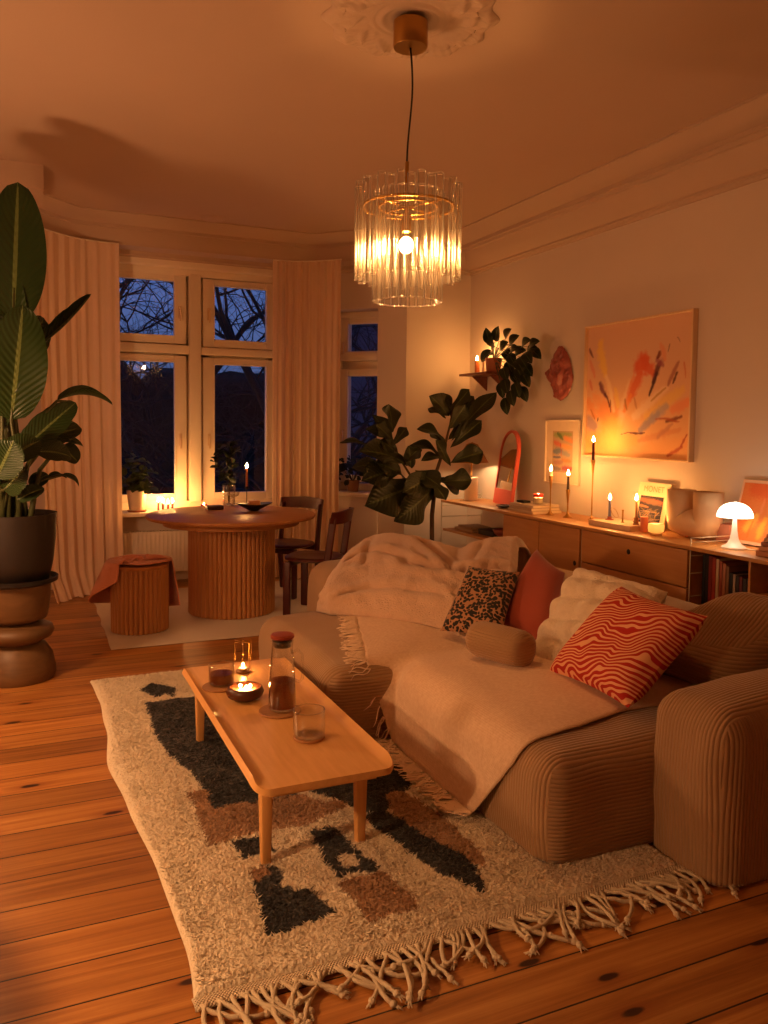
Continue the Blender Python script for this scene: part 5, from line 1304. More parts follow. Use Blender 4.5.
M_REDW = plain('berry_wax', (.42, .08, .09), .45)
for u, y, h, nm in sp_px:
    q = atY(u, 505, y); candle('candle', (q.x, y, SZ), .0105, h, M_REDW, 'small berry red candle on the window sill, %s of the four' % nm, group='four small candles on the window sill')
q = atY(204, 505, 7.18); r0_ = Vector((q.x, 7.18, SZ)); rd = thing('tealight_glass', r0_, 'red glass tealight on the window sill behind the dining table', 'candle holder')
MB().lathe([(.0005, .004), (.022, .0), (.026, .006), (.030, .05), (.028, .05), (.024, .01), (.0005, .008)], r0_, 20).build('glass_body', thin_glass('red_glass', (.75, .08, .06), .06, 3), rd); MB().lathe([(.0005, .0085), (.02, .0085), (.02, .03), (.0005, .03)], r0_, 16).build('tealight', M_WAXC, rd, sharp=40); flame_on(rd, r0_ + Vector((0, 0, .03)), .03, .007)

# ------------------------------------------------------------------ plants
# big bird-of-paradise at the left, on a turned wooden pedestal
PY = 4.76
pedc = atZ(21, 668, 0); pedc = Vector((-.075, 4.80, 0))
M_PED = wood('turned_pedestal_wood', (.34, .235, .13), (.42, .30, .18), 'X', .6, .5)
pr_ = [(.0005, .001), (.215, .001), (.222, .02), (.220, .06), (.203, .13), (.165, .185), (.140, .200), (.150, .210), (.20, .232), (.214, .258), (.205, .284), (.160, .304), (.125, .314), (.140, .322), (.172, .334), (.180, .352), (.192, .43), (.198, .525), (.0005, .525)]
tag(MB().lathe([(r_ * .90, z_) for r_, z_ in pr_], pedc, 48).build('plant_pedestal', M_PED, sharp=50), 'turned wooden pedestal of stacked rounded shapes carrying the big plant', 'pedestal')
PZ = .527
bp = thing('bird_of_paradise_plant', pedc + Vector((0, 0, PZ)), 'tall broad-leaved plant in a dark pot on the wooden pedestal at the left', 'plant')
pc = pedc + Vector((0, 0, PZ))
M_POT = plain('dark_brown_planter', (.12, .08, .065), .55, bump=.1, bs=30)
MB().lathe([(.0005, 0), (.19, 0), (.215, .012), (.217, .034), (.209, .036), (.20, .012), (.0005, .008)], pc + Vector((0, 0, .0005)), 44).build('saucer', plain('black_saucer', (.09, .075, .075), .4), bp, sharp=50)
MB().lathe([(.0005, .012), (.155, .012), (.17, .02), (.192, .12), (.206, .25), (.213, .37), (.215, .385), (.205, .385), (.20, .36), (.0005, .35)], pc, 44).build('pot', M_POT, bp, sharp=50)
MB().lathe([(.0005, .356), (.198, .352)], pc, 30).build('soil', plain('dark_soil', (.10, .07, .05), .95, bump=1.0, bs=60), bp)
M_BIRD = leaf_mat('paddle_leaf', (.11, .17, .065), (.15, .22, .085), .36, .35, .35)
M_PETI = plain('green_petiole', (.24, .25, .13), .5)
def at_p(u, v, dy=0.0): return atY(u, v, PY + dy)
stems, leaves_n = MB(), 0
BIRD = [  # base px, tip px, half width (m), facing normal, dy base, dy tip, bend, fold, shape
    ((13, 322), (18, 182), .155, (.12, -1, .05), .05, -.02, .00, .16, 'paddle', 0),
    ((11, 420), (23, 305), .148, (.15, -1, .25), -.10, -.22, .02, .18, 'paddle', .0),
    ((12, 350), (2, 250), .12, (-.5, -1, 0), .1, .1, .02, .2, 'paddle', .0),
    ((30, 352), (91, 294), .060, (.4, -.35, .8), .15, .22, -.06, .95, 'paddle', .3),
    ((22, 355), (44, 318), .10, (.8, -.6, .3), .12, .22, .0, .3, 'paddle', .1),
    ((57, 401), (113, 401), .060, (.1, -.3, 1), .0, .10, .13, .8, 'paddle', .1),
    ((20, 452), (76, 402), .085, (.25, -.9, .45), -.05, .05, .05, .3, 'paddle', .1),
    ((22, 448), (82, 427), .095, (.2, -.75, .6), .10, .20, .08, .35, 'paddle', .35),
    ((36, 452), (72, 456), .075, (.2, -.8, .6), -.08, -.03, .10, .3, 'paddle', .1),
    ((52, 440), (84, 446), .045, (.2, -.6, .8), .1, .2, .05, .5, 'paddle', .3),
    ((62, 446), (78, 462), .060, (.5, -.8, .2), .12, .15, .0, .3, 'paddle', 0),
    ((6, 460), (40, 440), .09, (.1, -.8, .6), -.22, -.16, .05, .3, 'paddle', .1),
    ((2, 400), (-14, 330), .14, (-.3, -1, .1), -.1, -.1, .0, .2, 'paddle', 0),
    ((30, 486), (48, 474), .045, (.2, -.8, .5), .0, .05, .05, .3, 'paddle', 0),
    ((-4, 478), (14, 440), .10, (.0, -1, .3), -.28, -.3, .0, .25, 'paddle', .1),
    ((48, 478), (62, 474), .022, (.2, -.6, .8), .05, .1, .1, .5, 'paddle', 0),
    ((62, 475), (80, 486), .028, (.2, -.6, .8), .06, .1, .12, .5, 'paddle', 0),
    ((4, 490), (26, 468), .085, (-.1, -1, .35), -.12, -.2, .04, .25, 'paddle', .1),
    ((10, 378), (34, 352), .10, (.4, -1, .2), .2, .25, .04, .25, 'paddle', .1),
    ((0, 330), (-20, 215), .16, (-.2, -1, .1), .15, .1, .0, .2, 'paddle', 0),
    ((-12, 430), (-2, 372), .12, (-.1, -1, .3), .0, -.1, .0, .25, 'paddle', .1),
    ((18, 500), (44, 488), .05, (.1, -.8, .6), -.1, -.1, .08, .3, 'paddle', .1),
]
for k, (b_, t_, wd, nr, d0, d1, bend, fold, shp, tear) in enumerate(BIRD):
    B, T = at_p(*b_, d0), at_p(*t_, d1); m_ = MB(); leaf(m_, B, T, wd, nr, bend, fold, shp, 26, 8, .035, 0, tear * .5, k)
    foot = pc + Vector((random.uniform(-.08, .08), random.uniform(-.08, .08), .35)); mid = foot.lerp(B, .55) + Vector((0, 0, .05)) - (Vector((B.x - foot.x, B.y - foot.y, 0)) * .25)
    pts = [foot, foot.lerp(mid, .5) + Vector((0, 0, .02)), mid, mid.lerp(B, .5) + Vector((0, 0, .01)), B, B.lerp(T, .25)]
    stems.tube(pts, [.016, .014, .012, .010, .008, .003], 8)
    lo_ = m_.build('leaf', M_BIRD, bp)
stems.build('petiole', M_PETI, bp)

# fiddle-leaf fig behind the sofa
FYY = 5.72
fc = Vector((3.0, FYY, 0)); fg = thing('fiddle_leaf_fig', fc, 'fiddle-leaf fig tree with large dark leaves standing behind the sofa', 'plant')
MB().lathe([(.0005, .001), (.13, .001), (.15, .02), (.175, .30), (.178, .33), (.166, .33), (.16, .30), (.0005, .29)], fc, 36).build('pot', plain('clay_planter', (.55, .36, .24), .7), fg, sharp=50)
MB().lathe([(.0005, .296), (.158, .292)], fc, 24).build('soil', MATS['dark_soil'], fg)
def fa(u, v, dy=0.0): return atY(u, v, FYY + dy)
tr_ = MB(); T0 = [fc + Vector((0, 0, .28)), fc.lerp(fa(431, 545), .6) , fa(432, 543), fa(432, 515), fa(434, 496), fa(437, 470), fa(445, 445), fa(450, 425), fa(453, 408)]
T0[1] = Vector((T0[2].x - .01, FYY, .42))
tr_.tube(T0, [.022, .020, .0185, .018, .017, .014, .011, .008, .005], 10)
tr_.tube([fa(434, 500), fa(424, 492), fa(412, 478), fa(402, 462), fa(392, 445)], [.013, .012, .010, .008, .005], 8); tr_.tube([fa(418, 486), fa(402, 486), fa(384, 478)], [.008, .007, .004], 8)
tr_.build('trunk', plain('fig_bark', (.30, .22, .16), .9, bump=.6, bs=50), fg)
M_FIG = leaf_mat('fiddle_leaf', (.10, .13, .055), (.17, .19, .08), .4, .3); M_FIGB = leaf_mat('fiddle_leaf_underside', (.36, .30, .16), (.42, .36, .2), .6, .2)
FIG = [((448, 416), (431, 396), .085, (0, -1, .2), -.1, .05), ((451, 441), (497, 391), .075, (-.3, -.8, .55), .0, .08), ((451, 424), (474, 396), .060, (.2, -.9, .3), .1, .02), ((450, 448), (482, 420), .072, (-.2, -.9, .4), -.05, .06), ((446, 443), (419, 427), .07, (.1, -.7, .8), -.05, .10), ((443, 459), (411, 443), .07, (.1, -.6, .8), .05, .12),
       ((451, 462), (483, 452), .095, (-.1, -.9, .5), -.05, .05), ((440, 482), (472, 480), .095, (.0, -1, .4), -.1, .05), ((447, 458), (422, 459), .05, (.1, -.6, .8), -.05, .08), ((434, 487), (396, 521), .13, (.1, -1, .1), -.15, .06), ((420, 483), (366, 505), .17, (.1, -1, .25), -.15, .06), ((407, 466), (361, 449), .11, (.1, -.8, .6), -.05, .10),
       ((397, 455), (374, 414), .075, (.4, -.9, .2), .05, .05), ((393, 432), (389, 404), .090, (.2, -1, .1), .1, .0), ((392, 446), (407, 427), .05, (-.3, -.9, .2), .05, .05), ((411, 468), (409, 446), .095, (.1, -1, .2), -.05, .0), ((372, 447), (340, 441), .035, (.1, -.7, .7), .1, .1), ((438, 472), (404, 492), .10, (.1, -1, .3), -.2, .05), ((452, 420), (440, 393), .08, (.2, -1, .2), .1, .05),
       ((400, 470), (362, 480), .12, (.1, -.9, .5), -.1, .08), ((405, 478), (376, 462), .10, (.2, -.8, .6), -.1, .06), ((448, 430), (466, 404), .07, (0, -1, .2), -.1, .03), ((450, 466), (436, 440), .06, (.2, -1, .0), -.1, .0), ((430, 480), (446, 500), .07, (0, -1, .4), -.1, .05), ((390, 440), (366, 428), .06, (.2, -.8, .5), .1, .05), ((415, 470), (440, 486), .09, (0, -1, .2), -.2, .03), ((449, 412), (470, 389), .06, (.1, -.9, .3), .05, .04), ((446, 418), (428, 408), .055, (.2, -.9, .4), .1, .1), ((448, 440), (462, 424), .05, (-.2, -1, .2), .08, .05), ((424, 492), (404, 508), .09, (.1, -1, .2), -.05, .05), ((398, 456), (380, 440), .07, (.3, -.8, .4), .0, .08), ((390, 470), (352, 466), .08, (.1, -.7, .7), .1, .1), ((404, 462), (420, 448), .06, (-.2, -1, .3), -.05, .05), ((436, 478), (460, 492), .07, (.1, -1, .4), .05, .08), ((444, 448), (430, 432), .05, (.2, -.9, .4), .1, .1), ((392, 440), (376, 424), .07, (.2, -1, .2), -.05, .03)]
lf_ = MB()
for k, (b_, t_, wd, nr, dy, bend) in enumerate(FIG): leaf(lf_, fa(*b_), fa(*t_, dy), wd, nr, bend, .28, 'fiddle', 16, 6, .17, 0, 0, k)
lf_.build('foliage', M_FIG, fg)

# little trailing plant on the narrow window's sill
q = sp(.545, .06, OZ0 - .0035); tp_ = thing('potted_plant', q, 'small trailing green plant on the sill of the narrow window', 'plant')
MB().lathe([(.0005, .0), (.045, .0), (.05, .006), (.062, .11), (.058, .11), (.055, .1), (.0005, .095)], q, 24).build('pot', MATS['clay_planter'], tp_, sharp=50)
lf_, st_ = MB(), MB(); rn = random.Random(41)
for k in range(20):
    th = rn.uniform(0, 2 * pi); inward = -NN; d0_ = (inward * rn.uniform(-.1, 1.0) + NS * rn.uniform(-1.1, 1.2)); e = q + d0_ * .24 + Vector((0, 0, rn.uniform(.08, .36))); m1 = q + d0_ * .10 + Vector((0, 0, .24)); st_.tube([q + Vector((0, 0, .095)), m1, e], [.002, .002, .001], 4)
    for j in range(9):
        s_ = m1.lerp(e, j / 8); d = Vector((rn.uniform(-1, 1), rn.uniform(-1, .2), rn.uniform(-.6, .5))).normalized(); L = rn.uniform(.04, .065); (s_ - NO).dot(NN) < .10 and OZ0 < s_.z and O0 + .07 < (s_ - NO).dot(NS) and leaf(lf_, s_, s_ + d * L, L * .4, (rn.uniform(-.4, .4), -.7, .8), .05, .2, 'oval', 5, 2)
lf_.build('foliage', M_LEAFD, tp_); st_.build('stem', M_STEM, tp_)

# corner shelf with candle and trailing plant
cs_ = thing('corner_shelf', (3.74, 6.28, 1.88), 'small dark wooden wall shelf high in the back right corner', 'shelf'); M_SHW = wood('red_brown_shelf', (.40, .20, .12), (.48, .26, .15), 'Y', 1.5, .45)
MB().bbox((3.60, 5.98, 1.868), (3.849, 6.46, 1.888), .003).build('board', M_SHW, cs_, sharp=40)
for y in (6.08, 6.38):
    vs = [(3.849, y - .008, 1.867), (3.69, y - .008, 1.867), (3.849, y - .008, 1.74), (3.849, y + .008, 1.867), (3.69, y + .008, 1.867), (3.849, y + .008, 1.74)]
    MB().add(vs, [(0, 1, 2), (5, 4, 3), (0, 3, 4, 1), (1, 4, 5, 2), (2, 5, 3, 0)]).build('bracket', M_SHW, cs_, smooth=False)
candle('candle', (3.69, 6.29, 1.8885), .022, .115, plain('amber_wax', (.78, .42, .20), .45), 'amber pillar candle burning on the corner wall shelf', taper=.98)
candle('candle', (3.70, 6.20, 1.8885), .012, .15, M_CWH, 'thin white candle burning on the corner wall shelf among the leaves')
hp = Vector((3.72, 6.06, 1.8885)); hg = thing('trailing_plant', hp, 'trailing glossy-leaved plant in a pot on the corner wall shelf', 'plant')
MB().lathe([(.0005, .0), (.055, .0), (.06, .006), (.075, .12), (.071, .12), (.068, .11), (.0005, .105)], hp, 28).build('pot', MATS['terracotta'], hg, sharp=50)
lf_, st_ = MB(), MB(); M_GLOS = leaf_mat('glossy_oval_leaf', (.09, .13, .06), (.15, .19, .09), .3, .15)
HANG = [(488, 336, 6.25), (497, 334, 6.1), (508, 334, 6.0), (514, 340, 5.95), (526, 343, 5.8), (534, 344, 5.75), (536, 354, 5.72), (528, 358, 5.8), (520, 352, 5.9), (504, 346, 6.0), (494, 350, 6.1), (500, 362, 6.0), (512, 360, 5.9), (520, 366, 5.85), (528, 370, 5.8), (505, 374, 5.95), (516, 378, 5.85), (526, 380, 5.8), (496, 370, 6.05), (506, 386, 5.92), (517, 390, 5.85), (524, 394, 5.8), (512, 398, 5.88), (506, 406, 5.9), (502, 390, 5.95), (520, 374, 5.85), (510, 368, 5.9), (532, 350, 5.75), (492, 342, 6.15), (486, 356, 6.2), (514, 350, 5.9), (508, 356, 5.95), (523, 362, 5.82), (499, 378, 6.0)]
rn = random.Random(51)
for k, (u, v, y) in enumerate(HANG):
    x_ = 3.66 + rn.uniform(-.08, .07); c_ = atX(u, v, x_); c_.x = min(c_.x, 3.80); o_ = hp + Vector((0, 0, .12)); d = (c_ - o_); d.z -= .05; d = d.normalized() if d.length > .05 else Vector((0, 0, 1)); d = (d + Vector((0, 0, -.5 if v > 352 else .2))).normalized()
    if v > 358 and c_.z > 1.80 and y > 5.97: continue
    s0_ = c_ - d * .078; e_ = c_ + d * .078
    for q_ in (s0_, e_): q_.x = min(q_.x, 3.825)
    leaf(lf_, s0_, e_, .046, (-.7, -.7, .35), .10, .3, 'oval', 9, 4)
    st_.tube([o_ - Vector((0, 0, .02)), o_.lerp(s0_, .5) + Vector((-.01, 0, .06 if v < 370 else .03)), s0_], [.0035, .003, .002], 5)
lf_.build('foliage', M_GLOS, hg); st_.build('stem', M_PETI, hg)

# ------------------------------------------------------------------ pictures
def painted(name, w_, h_, nx, ny, bg, strokes, parent, place, mat=None, seed=0):
    """flat canvas with brush strokes laid into its pattern colour; place(u, v) gives world points"""
    U, Vv = np.meshgrid(np.linspace(0, 1, nx + 1), np.linspace(0, 1, ny + 1)); asp = h_ / w_
    C_ = np.zeros((ny + 1, nx + 1, 3)); 
    for j in range(ny + 1):
        for i in range(nx + 1): C_[j, i] = bg(U[j, i], Vv[j, i])
    N1 = np.array([[nz((U[j, i] * 7, Vv[j, i] * 7, seed)) for i in range(nx + 1)] for j in range(ny + 1)]); N2 = np.array([[nz((U[j, i] * 34, Vv[j, i] * 34, seed + 3)) for i in range(nx + 1)] for j in range(ny + 1)])
    for (x0, y0, x1, y1, wd, col, al) in strokes:
        dx, dy = x1 - x0, (y1 - y0) * asp; L2 = dx * dx + dy * dy + 1e-9; px_, py_ = U - x0 + .02 * N1, (Vv - y0) * asp + .02 * N1
        t_ = np.clip((px_ * dx + py_ * dy) / L2, 0, 1); d_ = np.sqrt((px_ - t_ * dx) ** 2 + (py_ - t_ * dy) ** 2); ww = wd * (.55 + .45 * np.sin(pi * np.clip(t_ * .8 + .15, 0, 1))) * (1 + .5 * N2)
        a_ = al * np.clip(1.6 - 1.6 * d_ / np.maximum(ww, 1e-4), 0, 1); C_ = C_ * (1 - a_[..., None]) + np.array(lin(col)) * a_[..., None]
    m_ = MB().grid(nx, ny, lambda a, b: place(a, b)); return m_.build(name, mat or M_CANVAS, parent, vcol=[tuple(C_[j, i]) for j in range(ny + 1) for i in range(nx + 1)])
M_CANVAS = attr_mat('painted_canvas', .75, 0, .25, 140, .10)
def frame_box(y0, y1, z0, z1, x, fw_, dep, mat, parent, tilt=0.0):
    m_ = MB(); P = lambda lo, hi: m_.bbox(lo, hi, .003)
    P((x - dep, y0, z0), (x, y0 + fw_, z1)); P((x - dep, y1 - fw_, z0), (x, y1, z1)); P((x - dep, y0 + fw_, z0), (x, y1 - fw_, z0 + fw_)); P((x - dep, y0 + fw_, z1 - fw_), (x, y1 - fw_, z1))
    return m_.build('frame', mat, parent, sharp=40)
py0, py1, pz0, pz1 = 3.845, 4.92, 1.20, 2.165
bpn = thing('painting', (3.83, 4.38, pz0), 'large abstract painting of orange and purple brush strokes on the right wall', 'painting')
frame_box(py0, py1, pz0, pz1, 3.849, .014, .045, wood('pale_maple_frame', (.84, .70, .54), (.90, .77, .60), 'Z', 2, .5), bpn)
MB().box((3.832, py0 + .014, pz0 + .014), (3.846, py1 - .014, pz1 - .014)).build('backing', M_PAGES, bpn, smooth=False)
def pb(u, v):
    k = max(0, 1 - v * 1.5); n_ = nz((u * 3, v * 3, 4)) * .5 + .5
    a = np.array(lin((.86, .68, .55))); b = np.array(lin((.93, .68, .42))); return a * (1 - k * .9) + b * k * .9 + (n_ - .5) * .06
ORG, COR, PUR, YEL, CRE, BLU = (.93, .55, .27), (.86, .36, .22), (.36, .12, .18), (.93, .76, .36), (.92, .78, .63), (.62, .54, .58)
STK = [(.28, .30, .20, .34, .16, ORG, .7), (.1, .45, .3, .2, .08, (.92, .6, .38), .6), (.05, .1, .5, .12, .10, (.95, .68, .36), .6), (.6, .05, .95, .12, .07, (.93, .66, .42), .6), (.55, .12, .9, .2, .03, (.85, .52, .34), .5),
       (.50, .30, .78, .50, .05, CRE, .8), (.35, .25, .45, .55, .05, CRE, .7), (.62, .30, .92, .48, .06, YEL, .55), (.13, .86, .19, .62, .05, YEL, .8), (.2, .6, .3, .35, .03, (.93, .8, .62), .8), (.22, .2, .32, .22, .14, (.96, .66, .34), .6),
       (.52, .66, .60, .70, .085, COR, .95), (.58, .72, .66, .60, .07, COR, .9), (.55, .62, .45, .44, .055, (.87, .40, .24), .9), (.46, .46, .40, .34, .03, ORG, .8), (.48, .6, .40, .38, .02, (.9, .5, .3), .5),
       (.72, .68, .66, .54, .030, PUR, .92), (.69, .60, .64, .46, .020, (.26, .08, .14), .95), (.70, .70, .75, .66, .03, (.62, .32, .36), .8), (.71, .745, .705, .72, .022, (.45, .13, .10), .9), (.88, .67, .80, .52, .02, (.66, .40, .34), .85), (.87, .60, .84, .53, .014, (.36, .17, .17), .9), (.92, .66, .94, .56, .008, (.8, .42, .3), .8), (.78, .50, .66, .42, .012, (.74, .52, .24), .8), (.80, .80, .78, .74, .005, PUR, .8), (.86, .84, .88, .8, .005, PUR, .8), (.72, .8, .76, .7, .03, (.88, .5, .36), .5),
       (.14, .56, .20, .45, .022, (.45, .22, .30), .9), (.19, .47, .25, .38, .012, PUR, .9), (.25, .42, .27, .34, .008, PUR, .8), (.02, .84, .07, .78, .012, (.42, .20, .22), .9), (.04, .74, .08, .62, .028, (.85, .50, .42), .7), (.03, .58, .06, .52, .02, (.82, .42, .36), .7), (.03, .28, .10, .22, .05, (.66, .54, .56), .8), (.05, .36, .09, .28, .012, (.45, .2, .2), .9), (.13, .29, .12, .26, .010, (.25, .1, .1), .9), (.02, .42, .1, .3, .05, ORG, .6),
       (.56, .20, .72, .32, .04, BLU, .85), (.66, .28, .78, .36, .05, (.66, .60, .64), .7), (.78, .25, .92, .30, .018, (.50, .20, .14), .9), (.7, .28, .9, .26, .012, (.72, .32, .18), .8), (.84, .34, .98, .40, .05, (.93, .55, .36), .7), (.72, .15, .84, .24, .02, (.76, .50, .40), .6), (.38, .175, .46, .178, .004, PUR, .9), (.46, .176, .60, .180, .010, PUR, .95), (.82, .03, .94, .10, .018, (.72, .30, .18), .85), (.93, .10, .965, .17, .012, (.70, .28, .18), .85), (.3, .5, .34, .38, .03, YEL, .6), (.40, .42, .43, .36, .014, (.66, .42, .2), .7), (.50, .44, .52, .36, .012, (.74, .46, .3), .7)]
painted('canvas', py1 - py0, pz1 - pz0, 170, 150, pb, STK, bpn, lambda a, b: Vector((3.8305, py1 - .014 - (py1 - py0 - .028) * a, pz0 + .014 + (pz1 - pz0 - .028) * b)))
# small framed print
sy0, sy1, sz0, sz1 = 4.985, 5.43, .965, 1.475
spn = thing('framed_print', (3.83, 5.2, sz0), 'small multicoloured print in a white mount and pale frame beside the candlesticks', 'picture')
frame_box(sy0, sy1, sz0, sz1, 3.849, .012, .022, plain('white_frame', (.88, .80, .70), .45), spn)
MB().box((3.842, sy0 + .012, sz0 + .012), (3.848, sy1 - .012, sz1 - .012)).build('mount', plain('mount_board', (.90, .80, .68), .8), spn, smooth=False)
iy0, iy1, iz0, iz1 = 5.075, 5.335, 1.06, 1.385
STK2 = [(.1, .9, .9, .92, .12, (.62, .66, .40), .8), (.25, .95, .5, .8, .08, (.35, .48, .30), .8), (.6, .85, .95, .75, .12, (.92, .60, .36), .9), (.1, .72, .4, .66, .12, (.86, .46, .36), .9), (.5, .65, .9, .6, .12, (.93, .66, .40), .9), (.1, .5, .45, .52, .14, (.48, .54, .60), .9), (.5, .48, .85, .42, .1, (.62, .62, .62), .8), (.05, .35, .4, .36, .05, (.40, .42, .52), .9), (.1, .22, .5, .25, .10, (.72, .52, .48), .8), (.5, .3, .9, .28, .08, (.82, .56, .34), .8), (.55, .1, .95, .1, .12, (.74, .36, .42), .9), (.05, .08, .4, .08, .1, (.56, .50, .52), .9), (.4, .7, .45, .4, .03, (.80, .30, .28), .8)]
painted('artwork', iy1 - iy0, iz1 - iz0, 60, 80, lambda u, v: np.array(lin((.80, .66, .52))), STK2, spn, lambda a, b: Vector((3.8405, iy1 - (iy1 - iy0) * a, iz0 + (iz1 - iz0) * b)), None, 8)
# crumpled pink paper relief
ppx = [(560, 346), (563, 346), (567, 351), (571, 360), (573, 372), (574, 380), (571, 390), (568, 396), (562, 401), (556, 398), (555, 393), (552, 384), (547, 377), (547, 372), (551, 368), (553, 360), (556, 352)]
ctr_ = atX(561, 373, 3.845); ring_ = [atX(u, v, 3.845) for u, v in ppx]
def crumple(a, b):
    k = a * len(ring_); i = int(k) % len(ring_); e = ring_[i].lerp(ring_[(i + 1) % len(ring_)], k - int(k)); q_ = ctr_.lerp(e, b); r = abs(nz((q_.y * 22 + q_.z * 5, q_.z * 7, 3))); d = .055 * (1 - b ** 2) ** .5 * (.45 + 1.2 * r) + .02 * abs(nz((q_.y * 34, q_.z * 30, 1))) + .004
    return Vector((3.846 - d, q_.y, q_.z))
tag(MB().grid(102, 26, crumple).build('wall_relief', plain('rose_crumpled_paper', (.62, .32, .28), .35, bump=.3, bs=40), sharp=70), 'crumpled rose pink wall ornament between the corner plant and the big painting', 'wall ornament')
# leaning art print with lettering
mg = thing('art_print', (3.70, 4.10, SBZ), 'white art print with green lettering above a dark picture, leaning behind the pink pillar candle', 'picture')
ML0, ML1 = 4.265, 3.975; MHT = .295
def mp_(a, b, o=0.0): return Vector((3.735 + .06 * b - o, ML0 + (ML1 - ML0) * a, SBZ + .002 + MHT * b))
m_ = MB().grid(1, 1, mp_); m_.solidify(.010).build('panel', plain('print_paper', (.93, .84, .68), .6), mg, smooth=False)
STK3 = [(0, .85, 1, .8, .12, (.72, .42, .30), .8), (.1, .95, .5, .9, .04, (.40, .28, .26), .9), (.3, .75, 1, .7, .05, (.52, .38, .30), .8), (.0, .65, .4, .6, .06, (.80, .50, .34), .8)] + [(random.random(), random.random() * .6, random.random(), random.random() * .6, .02, random.choice(((.50, .40, .36), (.74, .56, .44), (.30, .26, .34), (.56, .44, .22))), .8) for _ in range(40)]
painted('picture', .2, .2, 50, 50, lambda u, v: np.array(lin((.20, .16, .20))), STK3, mg, lambda a, b: mp_(.12 + .74 * a, .08 + .62 * b, .0025), None, 12)
fc_ = bpy.data.curves.new('lettering', 'FONT'); fc_.body = 'MONET'; fc_.size = .055; fc_.align_x = 'CENTER'; fc_.extrude = .0004
fo = bpy.data.objects.new('tmp', fc_); COL.objects.link(fo); me_ = bpy.data.meshes.new_from_object(fo.evaluated_get(bpy.context.evaluated_depsgraph_get())); bpy.data.objects.remove(fo)
ex, ez = Vector((0, -1, 0)), Vector((.06, 0, MHT)).normalized(); o0 = mp_(.5, .80, .003)
obj('lettering', [o0 + ex * (v.co.x * 1.0) + ez * v.co.y for v in me_.vertices], [tuple(p.vertices) for p in me_.polygons], plain('sage_green_ink', (.64, .63, .42), .6), mg, smooth=False)
# orange poster behind the lamp
op = thing('poster', (3.76, 3.15, SBZ), 'orange flower poster in a pale edge leaning behind the mushroom lamp', 'picture')
def pp_(a, b, o=0.0): return Vector((3.72 + .10 * b - o, 3.425 - .42 * a, SBZ + .008 + .36 * b))
MB().grid(1, 1, pp_).solidify(.012).build('panel', plain('poster_edge', (.92, .74, .60), .6), op, smooth=False)
STK4 = [(.2, .9, .9, .85, .2, (.88, .38, .18), .8), (.5, .8, .55, .55, .06, (.80, .28, .14), .7), (.2, .2, .35, .45, .10, (.96, .72, .30), .8), (.45, .1, .5, .4, .08, (.95, .70, .26), .8), (.7, .2, .75, .5, .12, (.97, .80, .52), .9), (.6, .6, .9, .62, .12, (.95, .66, .44), .8), (.85, .35, .95, .55, .1, (.97, .84, .62), .8), (.25, .05, .3, .35, .03, (.86, .46, .18), .8), (.4, .5, .42, .75, .03, (.93, .55, .36), .7), (.6, .85, .62, .6, .04, (.93, .56, .38), .7)]
painted('artwork', .42, .36, 70, 60, lambda u, v: np.array(lin((.90, .50, .24))), STK4, op, lambda a, b: pp_(.04 + .92 * a, .05 + .90 * b, .003), None, 17)

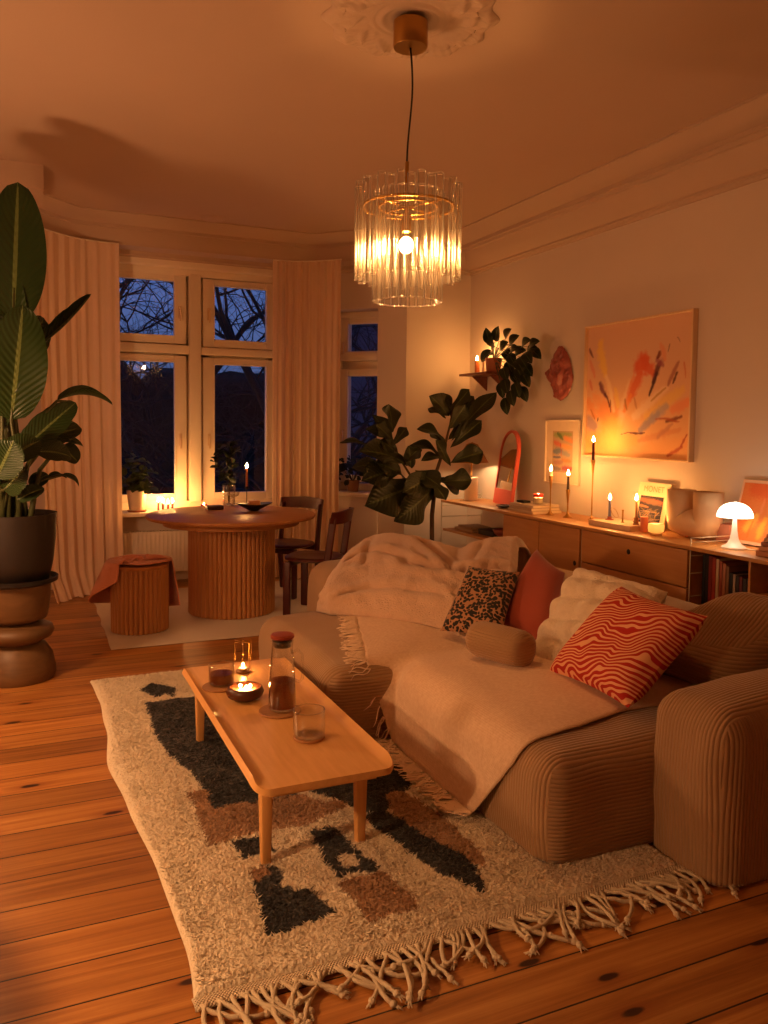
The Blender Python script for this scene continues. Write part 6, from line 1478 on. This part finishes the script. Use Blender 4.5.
# ------------------------------------------------------------------ outside: bare trees, hedge and an added dark house
M_BARK = plain('dark_bark', (.10, .085, .09), .9)
def tree(x, y, h, seed, label, lean=0.0, dens=5):
    rn = random.Random(seed); t_ = thing('bare_tree', (x, y, -4.0), label, 'tree', 'bare trees outside'); m_ = MB()
    def grow(p, d, L, r, lvl):
        pts = [p]; n = 7
        for i in range(n):
            d = (d + Vector((rn.uniform(-.3, .3), rn.uniform(-.3, .3), rn.uniform(-.2, .24)))).normalized(); pts.append(pts[-1] + d * (L / n))
        m_.tube(pts, [r * (1 - .62 * i / n) for i in range(n + 1)], 5 if lvl > 1 else 7, cap=False)
        if lvl >= 5: return
        for k in range((6, 5, 4, 4, 3)[lvl]):
            i = n if k == 0 else rn.randint(3 if lvl == 0 else 2, n); nd = (d * .55 + Vector((rn.uniform(-1, 1), rn.uniform(-1, 1), rn.uniform(-.35, .8)))).normalized(); grow(pts[i], nd, L * rn.uniform(.5, .72), max(.004, r * (.46 if lvl else .34)), lvl + 1)
    grow(Vector((x, y, -4.0)), Vector((lean, 0, 1)).normalized(), h,   .24, 0)
    m_.build('branches', M_BARK, t_)
tree(4.4, 12.2, 5.0, 4, 'bare dark tree outside right of the large window'); tree(.9, 13.2, 5.6, 8, 'bare dark tree outside left of the large window', -.08); tree(2.6, 18.0, 6.4, 14, 'bare dark tree further back beyond the large window', .1)
hd = MB()
def hedge(a, b):
    x = -6 + 36 * a; z = -4 + (6.9 + .7 * nz((a * 9, 2, 0)) + .35 * nz((a * 40, 5, 0))) * b; return Vector((x, 25 + 1.2 * nz((x * .8, z * .9, 3)) + .4 * nz((x * 3, z * 3, 1)), z))
h_ = thing('hedge', (4, 25, -4), 'dark hedge mass across the garden outside the windows', 'hedge'); hd.grid(120, 40, hedge).solidify(-1.0).build('foliage', plain('dark_hedge', (.07, .08, .07), .95, var=.4, vs=4), h_)

# house added to block the sky so the narrow window's panes look dark
hs = thing('house', (10.5, 19.0, -4), 'dark house added outside the narrow window to keep its panes dark', 'house'); M_RENDER = plain('dark_house_render', (.30, .30, .36), .9, var=.1, vs=2)
MB().box((6.6, 17.0, -4), (15.0, 21.5, 6.5)).build('wall', M_RENDER, hs, smooth=False)
vs_ = [(6.3, 16.7, 6.5), (15.3, 16.7, 6.5), (15.3, 21.8, 6.5), (6.3, 21.8, 6.5), (6.3, 19.2, 9.2), (15.3, 19.2, 9.2)]
MB().add(vs_, [(3, 2, 1, 0), (0, 1, 5, 4), (2, 3, 4, 5), (0, 4, 3), (1, 2, 5)]).build('roof', plain('dark_roof_tiles', (.14, .11, .11), .9), hs, smooth=False)
for x in (7.6, 9.6, 11.6, 13.4):
    for z in (-1.2, 2.0, 4.6):
        f_ = MB().bbox((x, 16.95, z), (x + .9, 16.999, z + 1.4), .01).build('window', plain('house_window_frame', (.34, .34, .36), .6), hs, sharp=40)
        MB().box((x + .08, 16.94, z + .08), (x + .82, 16.949, z + 1.32)).build('pane', plain('house_dark_pane', (.05, .05, .07), .15), f_, smooth=False)
